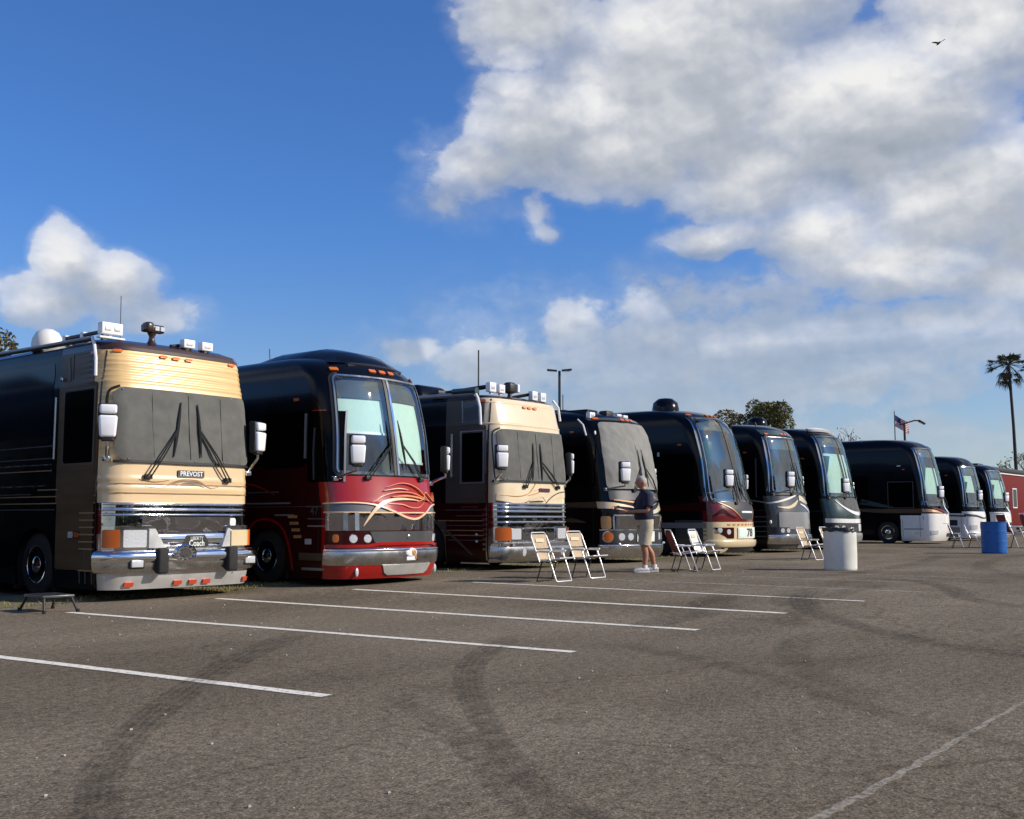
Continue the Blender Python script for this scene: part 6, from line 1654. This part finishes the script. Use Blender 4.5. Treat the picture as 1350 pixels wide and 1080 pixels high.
part(r, 'arm', 'pole', lambda mb: mb.tube([(-.5, 0, 10.5), (0, 0, 10.65), (1.0, 0, 10.95), (1.5, 0, 10.95)], .07, 8), True)
hd = part(r, 'lamp_head', 'pole', lambda mb: mb.box((1.75, 0, 10.78), (.75, .35, .22), 0, .07, Matrix.Rotation(.5, 3, 'Y')), True)
part(hd, 'lens', 'lamp_clear', lambda mb: mb.box((1.72, 0, 10.68), (.4, .22, .03), 0, 0, Matrix.Rotation(.5, 3, 'Y')))

r = empty('flagpole', (122.0, 35.3, 0), R_(-54.6), 'tall thin flagpole behind the coaches', 'flagpole')
part(r, 'pole', 'pole', lambda mb: mb.tube([(0, 0, 0), (0, 0, 12.8)], [.09, .05], 8), True)
part(r, 'finial', 'chrome', lambda mb: mb.ell((0, 0, 12.87), (.07, .07, .07), 10, 8), True)
f = empty('flag', (122.0, 35.3, 0), R_(-54.6), 'red white and blue striped flag hanging in folds from the flagpole', 'flag')
def flag_geo(mb, which):
    n, m_ = 18, 13
    def P(i, j):
        s = i / n; t = j / m_
        x = .06 + 1.55 * s; z = 12.45 - 1.25 * t - .75 * s - .25 * math.sin(3 * s) * s; y = .16 * math.sin(7 * s + 1.5 * t) * (s + .2)
        return (x, y, z)
    for i in range(n):
        for j in range(m_):
            canton = i < 7 and j < 7
            kind = 'b' if canton else ('r' if j % 2 == 0 else 'w')
            if kind == which: mb.add([P(i, j), P(i + 1, j), P(i + 1, j + 1), P(i, j + 1)], [(0, 1, 2, 3)])
part(f, 'red_stripes', 'flag_red', lambda mb: flag_geo(mb, 'r'), True)
part(f, 'white_stripes', 'flag_white', lambda mb: flag_geo(mb, 'w'), True)
part(f, 'canton', 'flag_blue', lambda mb: flag_geo(mb, 'b'), True)

r = empty('trailer', (77.2, 16.0, .1), R_(-3.5), 'red enclosed trailer with dark roof and white roof rail past the end of the row', 'trailer')
part(r, 'body', 'red_trailer', lambda mb: mb.box((0, 0, 2.25), (12, 2.6, 3.3), 0, .06), True, 40)
rf = part(r, 'roof', 'dark_roof', lambda mb: mb.box((0, 0, 4.06), (12.3, 2.9, .28), 0, .05), True, 40)
part(rf, 'roof_rail', 'white_plastic', lambda mb: [mb.box((0, -1.33, 3.86), (12.05, .06, .09), 0, .01)] + [mb.box((-5.4 + 1.2 * i, -1.30, 3.98), (.25, .1, .14)) for i in range(10)])
for x in (-3.9, -.6, 2.6):
    w_ = part(r, 'window', 'side_glass', lambda mb: mb.box((x, -1.31, 2.35), (.85, .04, 1.15), 0, .01))
    part(w_, 'window_frame', 'white_plastic', lambda mb: [mb.box((x, -1.315, 2.35 + s * .6), (.99, .05, .07)) for s in (-1, 1)] + [mb.box((x + s * .46, -1.315, 2.35), (.07, .05, 1.13)) for s in (-1, 1)])
for x in (-4, -2.9, 3.6):
    w_ = part(r, 'wheel', 'rubber', lambda mb: mb.lathe([(.2, -1.28), (.42, -1.27), (.45, -1.2), (.45, -1.05), (.2, -1.0)], 24, 0, 'y', (x, 0, .45)), True, 40)
    part(w_, 'rim', 'chrome', lambda mb: mb.lathe([(.0001, -1.27), (.2, -1.26), (.22, -1.29), (.24, -1.25)], 20, 0, 'y', (x, 0, .45)), True, 40)

b = empty('bird', (143.7, 34.3, 62.4), R_(-54.6), 'dark soaring bird with spread wings high in the clouds', 'bird')
def bird_geo(mb):
    mb.ell((0, 0, 0), (.13, .36, .12), 10, 8); mb.ell((0, -.42, .02), (.07, .10, .07), 8, 6)
    mb.add([(-.08, .3, 0), (.08, .3, 0), (.16, .62, .01), (-.16, .62, .01), (-.08, .3, .03), (.08, .3, .03)], [(0, 1, 2, 3), (4, 5, 2, 3)])
    for s, zt in ((-1, .10), (1, .50)):
        pts = [(.08, .0, .02, .26), (.35, -.04, zt * .35 + .03, .24), (.6, -.02, zt * .75 + .03, .19), (.85, .05, zt + .02, .11)]
        V = []
        for (x, y, z, c_) in pts: V += [(s * x, y - c_, z), (s * x, y + c_, z - .01), (s * x, y - c_ * .3, z + .04), (s * x, y - c_ * .3, z - .04)]
        fs = []
        for i in range(3):
            a = i * 4; q = a + 4
            fs += [(a, a + 2, q + 2, q), (a + 2, a + 1, q + 1, q + 2), (a, q, q + 3, a + 3), (a + 3, q + 3, q + 1, a + 1)]
        mb.add(V, fs)
mb = MB(); bird_geo(mb); mb.build('body', 'bird', b, True, 60)
# ------------------------------------------------------------------ camera, sun, sky
HEAD = R_(35.386); PITCH = R_(5.671)
cam = bpy.data.cameras.new('camera'); co = bpy.data.objects.new('camera', cam); C.objects.link(co)
cam.sensor_fit = 'HORIZONTAL'; cam.sensor_width = 36; cam.lens = 36 * 1450 / 1350; cam.clip_end = 5000; cam.clip_start = .05
co.location = (0, 0, 1.14); co.rotation_euler = (PI / 2 + PITCH, 0, HEAD - PI / 2)
SC.camera = co

SUN_EL = R_(29); sd = Vector((.460, -.887, 0)).normalized()
sun_dir = Vector((sd.x * math.cos(SUN_EL), sd.y * math.cos(SUN_EL), math.sin(SUN_EL)))
sl = bpy.data.lights.new('sun', 'SUN'); sl.energy = 4.9; sl.angle = R_(.53); sl.color = (1., .90, .76)
so = bpy.data.objects.new('sun', sl); C.objects.link(so); so.rotation_euler = sun_dir.to_track_quat('Z', 'Y').to_euler(); so.location = (30, -30, 40)

W = bpy.data.worlds.new('World'); SC.world = W; W.use_nodes = True
nt = W.node_tree; N = nt.nodes; L = nt.links
for n_ in list(N): N.remove(n_)
out = N.new('ShaderNodeOutputWorld')
sky = N.new('ShaderNodeTexSky'); sky.sky_type = 'NISHITA'; sky.sun_disc = False
sky.sun_elevation = SUN_EL; sky.sun_rotation = math.atan2(sd.x, sd.y)
sky.air_density = 1.0; sky.dust_density = .35; sky.ozone_density = 2.2; sky.altitude = 0
class X:
    """a small wrapper that writes math nodes"""
    def __init__(s, o): s.o = o
    @staticmethod
    def m(op, *a):
        q = N.new('ShaderNodeMath'); q.operation = op
        for i, w in enumerate(a):
            if isinstance(w, X): L.new(w.o, q.inputs[i])
            else: q.inputs[i].default_value = w
        return X(q.outputs[0])
    def __add__(s, b): return X.m('ADD', s, b)
    def __radd__(s, b): return X.m('ADD', s, b)
    def __sub__(s, b): return X.m('SUBTRACT', s, b)
    def __rsub__(s, b): return X.m('SUBTRACT', b, s)
    def __mul__(s, b): return X.m('MULTIPLY', s, b)
    def __rmul__(s, b): return X.m('MULTIPLY', s, b)
    def __truediv__(s, b): return X.m('DIVIDE', s, b)
def sstep(x, a, b):
    q = N.new('ShaderNodeMapRange'); q.interpolation_type = 'SMOOTHSTEP'
    q.inputs['From Min'].default_value = a; q.inputs['From Max'].default_value = b
    L.new(x.o, q.inputs['Value']); return X(q.outputs['Result'])
tc = N.new('ShaderNodeTexCoord'); D = tc.outputs['Generated']
sp = N.new('ShaderNodeSeparateXYZ'); L.new(D, sp.inputs[0])
dx, dy, dz = X(sp.outputs[0]), X(sp.outputs[1]), X(sp.outputs[2])
DEG = 180 / PI
fwd = (math.cos(HEAD), math.sin(HEAD)); rgt = (math.sin(HEAD), -math.cos(HEAD))
c_f = dx * fwd[0] + dy * fwd[1]; c_r = dx * rgt[0] + dy * rgt[1]
A = X.m('ARCTAN2', c_r, c_f) * DEG                      # bearing from the heading of the view, degrees to the right
E_ = X.m('ARCSINE', X.m('MINIMUM', X.m('MAXIMUM', dz, -1.), 1.)) * DEG      # elevation, degrees
def vec(a, e, sa=1., se=1., z=0.):
    q = N.new('ShaderNodeCombineXYZ'); L.new((a * sa).o, q.inputs[0]); L.new((e * se).o, q.inputs[1]); q.inputs[2].default_value = z; return q.outputs[0]
def noise(a, e, sa, se, z=0., det=6, rough=.55, dist=0.):
    q = N.new('ShaderNodeTexNoise'); q.inputs['Scale'].default_value = 1.; q.inputs['Detail'].default_value = det; q.inputs['Roughness'].default_value = rough; q.inputs['Distortion'].default_value = dist
    L.new(vec(a, e, sa, se, z), q.inputs['Vector']); return X(q.outputs['Fac'])
BLOBS = [  # bearing, elevation, half width, half height (degrees), weight
    (1.0, 25.8, 4.3, 3.8, 1.0), (1.4, 19.9, 4.4, 3.0, 1.0), (-1.6, 18.4, 2.4, 1.5, .85), (9.2, 22.0, 8.0, 5.8, 1.15), (5.7, 18.7, 5.6, 2.5, 1.05), (18.0, 19.6, 8.0, 4.8, 1.2), (24.7, 24.0, 6.0, 4.6, 1.0), (13., 25.6, 6., 2.6, .9), (12., 17.4, 5., 2.6, 1.),
    (22.6, 15.3, 6.8, 3.5, 1.05), (11.3, 14.5, 3.6, 1.05, .8), (16.3, 14.3, 4.2, 1.9, .95), (20.7, 11.7, 5.2, 1.15, .8), (26.0, 11.6, 4, 1.8, .9), (19.5, 12.9, 6.5, 1.6, .9), (26.5, 13.5, 3.5, 2.5, 1.), (22.5, 9.6, 5., 1.3, .6),
    (1.2, 15.9, .75, 1.3, .42), (1.5, 14.9, .8, .6, .36),
    (-22.6, 12.6, 1.9, 2.0, .9), (-20.3, 11.6, 2.6, 1.9, .9), (-23.2, 10.6, 3.0, 1.5, .7), (-18.6, 10.0, 3.2, 1.2, .45),
    (3.2, 10.3, 2.2, 1.5, .55), (7.5, 8.9, 4.6, 1.5, .50), (13.0, 8.9, 5.0, 1.1, .42), (-1.0, 8.0, 4.0, 1.5, .55), (-5.5, 8.6, 2.2, 1.1, .40), (16.6, 6.9, 3.4, 1.2, .62), (13.6, 6.2, 2.2, .9, .5), (23.0, 8.3, 4.6, 1.0, .45), (8.0, 5.8, 12., 2.0, .36), (20.0, 4.2, 10., 1.6, .30), (0., 5.5, 8., 2., .36), (13., 8.6, 17., 4.6, .40), (-2.2, 17.4, 3.2, 2.2, .20),
    # clouds outside the picture, for what the glass and the chrome mirror
    (58., 17., 20., 10., .95), (84., 13., 16., 7., .85), (106., 15., 14., 6., .75), (62., 33., 20., 10., .9), (90., 34., 14., 7., .7), (130., 18., 18., 6., .8), (165., 30., 30., 10., .8), (-150., 20., 24., 7., .8), (-100., 24., 26., 8., .7), (-60., 30., 16., 7., .6), (48., 34., 14., 8., .8), (150., 9., 40., 3., .6), (95., 8., 40., 3., .6)]
def billow(a, e, s=1., det=3.):
    q = N.new('ShaderNodeTexVoronoi'); q.voronoi_dimensions = '2D'; q.feature = 'F1'; q.inputs['Scale'].default_value = 1.; q.inputs['Detail'].default_value = det
    q.inputs['Roughness'].default_value = .5; q.inputs['Lacunarity'].default_value = 2.2; q.normalize = True
    wn = noise(a, e, .8, 1.0, 2.2, 3, .5)
    L.new(vec(a + (wn - .5) * 1.2, e + (wn - .5) * 1.0, .42 * s, .58 * s, 4.1), q.inputs['Vector']); return X(q.outputs['Distance'])
def density(a, e):
    w1 = noise(a, e, .16, .20, 3.1, 4, .55); w2 = noise(a, e, .16, .20, 9.7, 4, .55)
    a2 = a + (w1 - .5) * 3.6; e2 = e + (w2 - .5) * 2.4
    d = None
    for (ba, be, rx, ry, wt) in BLOBS:
        u = (a2 - ba) * (1 / rx); v = (e2 - be) * (1 / ry)
        b_ = (1. - (u * u + v * v)) * wt
        d = b_ if d is None else X.m('SMOOTH_MAX', d, b_, .16)
    f1 = noise(a, e, .36, .50, 1.3, 8, .62)
    return d + (f1 - .5) * .80 + (.42 - billow(a, e)) * .42
def density_low(a, e):
    d = None
    for (ba, be, rx, ry, wt) in BLOBS[:24]:
        u = (a - ba) * (1 / rx); v = (e - be) * (1 / ry)
        b_ = (1. - (u * u + v * v)) * wt
        d = b_ if d is None else X.m('SMOOTH_MAX', d, b_, .35)
    return d
dn = density(A, E_)
soft = noise(A, E_, .30, .42, 4.4, 3, .5)
cover = X.m('MAXIMUM', sstep(dn, .04, .36), sstep(dn + (soft - .5) * .6, -.25, .60) * .55)
thick = sstep(dn, .25, 1.05)
# light: relief of the cloud noise seen from the sun's side (to the right and above)
r0 = noise(A, E_, .36, .50, 1.3, 4, .48); r1 = noise(A + .9, E_ + 1.1, .36, .50, 1.3, 4, .48)
s0 = noise(A, E_, .12, .20, 5.2, 3, .5); s1 = noise(A - 1.2, E_ + 2.6, .12, .20, 5.2, 3, .5)
b0 = billow(A, E_, 1., 2.); b1 = billow(A + .28, E_ + .42, 1., 2.)
relief = (b1 - b0) * .42 + (r0 - r1) * .42 + (s0 - s1) * .75
dl0 = density_low(A, E_); dl1 = density_low(A - .7, E_ + 1.5)
crown = X.m('MINIMUM', X.m('MAXIMUM', (dl0 - dl1) * .42, -.20), .24)      # tops catch the sun, flat bases stay grey
wq1 = noise(A, E_, .45, .60, 6.1, 4, .55); wq2 = noise(A, E_, .45, .60, 8.8, 4, .55)
def glow(spots):
    g = None
    for (ba, be, rx, ry, k) in spots:
        u = (A + (wq1 - .5) * 3.2 - ba) * (1 / rx); v = (E_ + (wq2 - .5) * 2.2 - be) * (1 / ry)
        q_ = X.m('MAXIMUM', 1. - (u * u + v * v), 0.) * k
        g = q_ if g is None else g + q_
    return g
puffs = glow([(.4, 22.6, 1.9, 1.3, .34), (3.9, 21.2, 2.1, 1.2, .34), (-3.0, 20.4, 1.3, .8, .2), (17.5, 22.2, 3.4, 1.3, .28), (23.5, 22.4, 3.5, 1.3, .30), (16.2, 15.4, 2.4, 1.5, .30), (20.5, 15.6, 2.2, 1.3, .28), (11.0, 14.9, 1.8, .8, .26),
              (20.5, 12.2, 3.4, .9, .28), (-22.9, 13.4, 1.9, 1.3, .40), (-20.2, 12.6, 1.8, 1.1, .28), (3.2, 11.0, 1.7, .9, .2), (16.8, 7.4, 2.2, .8, .26), (26., 17.8, 2.2, 1.2, .26), (6., 25., 4., 1.6, .14),
              (2.5, 17.9, 5.2, 1.7, -.26), (9.5, 18.6, 4.5, 1.6, -.16), (19.5, 18.4, 5., 1.3, -.16), (13., 13.4, 4., .8, -.12), (-21., 10.3, 3., .9, -.10)])
lit = X.m('MINIMUM', X.m('MAXIMUM', .56 + relief + crown + puffs - thick * .05, 0.), 1.)
ra = N.new('ShaderNodeValToRGB'); L.new(lit.o, ra.inputs['Fac'])
e = ra.color_ramp.elements
e[0].position = .05; e[0].color = (.37, .42, .49, 1); e[1].position = .95; e[1].color = (.98, .97, .95, 1)
q = e.new(.40); q.color = (.52, .555, .61, 1); q = e.new(.62); q.color = (.68, .70, .74, 1)
# low clouds fade into the bright air over the horizon
low = sstep(E_, 2., 11.)
mixc = N.new('ShaderNodeMix'); mixc.data_type = 'RGBA'
mixc.inputs[6].default_value = (.45, .55, .68, 1); L.new(ra.outputs['Color'], mixc.inputs[7]); L.new((low * .62 + .38).o, mixc.inputs[0])
alpha = cover * (thick * .35 + .62)
alpha = X.m('MINIMUM', alpha, .97) * sstep(E_, -1., 3.)
tint = N.new('ShaderNodeMix'); tint.data_type = 'RGBA'; tint.blend_type = 'MULTIPLY'; tint.inputs[0].default_value = 1.
L.new(sky.outputs[0], tint.inputs[6]); tl = N.new('ShaderNodeMix'); tl.data_type = 'RGBA'; L.new(sstep(E_, 2., 17.).o, tl.inputs[0]); tl.inputs[6].default_value = (.78, .86, 1.06, 1); tl.inputs[7].default_value = (.48, .83, 1.36, 1)
L.new(tl.outputs[2], tint.inputs[7])
bg1 = N.new('ShaderNodeBackground'); L.new(tint.outputs[2], bg1.inputs['Color']); bg1.inputs['Strength'].default_value = .11
bg2 = N.new('ShaderNodeBackground'); L.new(mixc.outputs[2], bg2.inputs['Color']); bg2.inputs['Strength'].default_value = .92
mx = N.new('ShaderNodeMixShader'); L.new(alpha.o, mx.inputs[0]); L.new(bg1.outputs[0], mx.inputs[1]); L.new(bg2.outputs[0], mx.inputs[2])
L.new(mx.outputs[0], out.inputs['Surface'])

SC.view_settings.view_transform = 'Standard'; SC.view_settings.look = 'None'; SC.view_settings.exposure = 0; SC.view_settings.gamma = 1
SC.render.engine = 'CYCLES'
SC.cycles.use_denoising = True
SC.cycles.max_bounces = 8; SC.cycles.transparent_max_bounces = 16
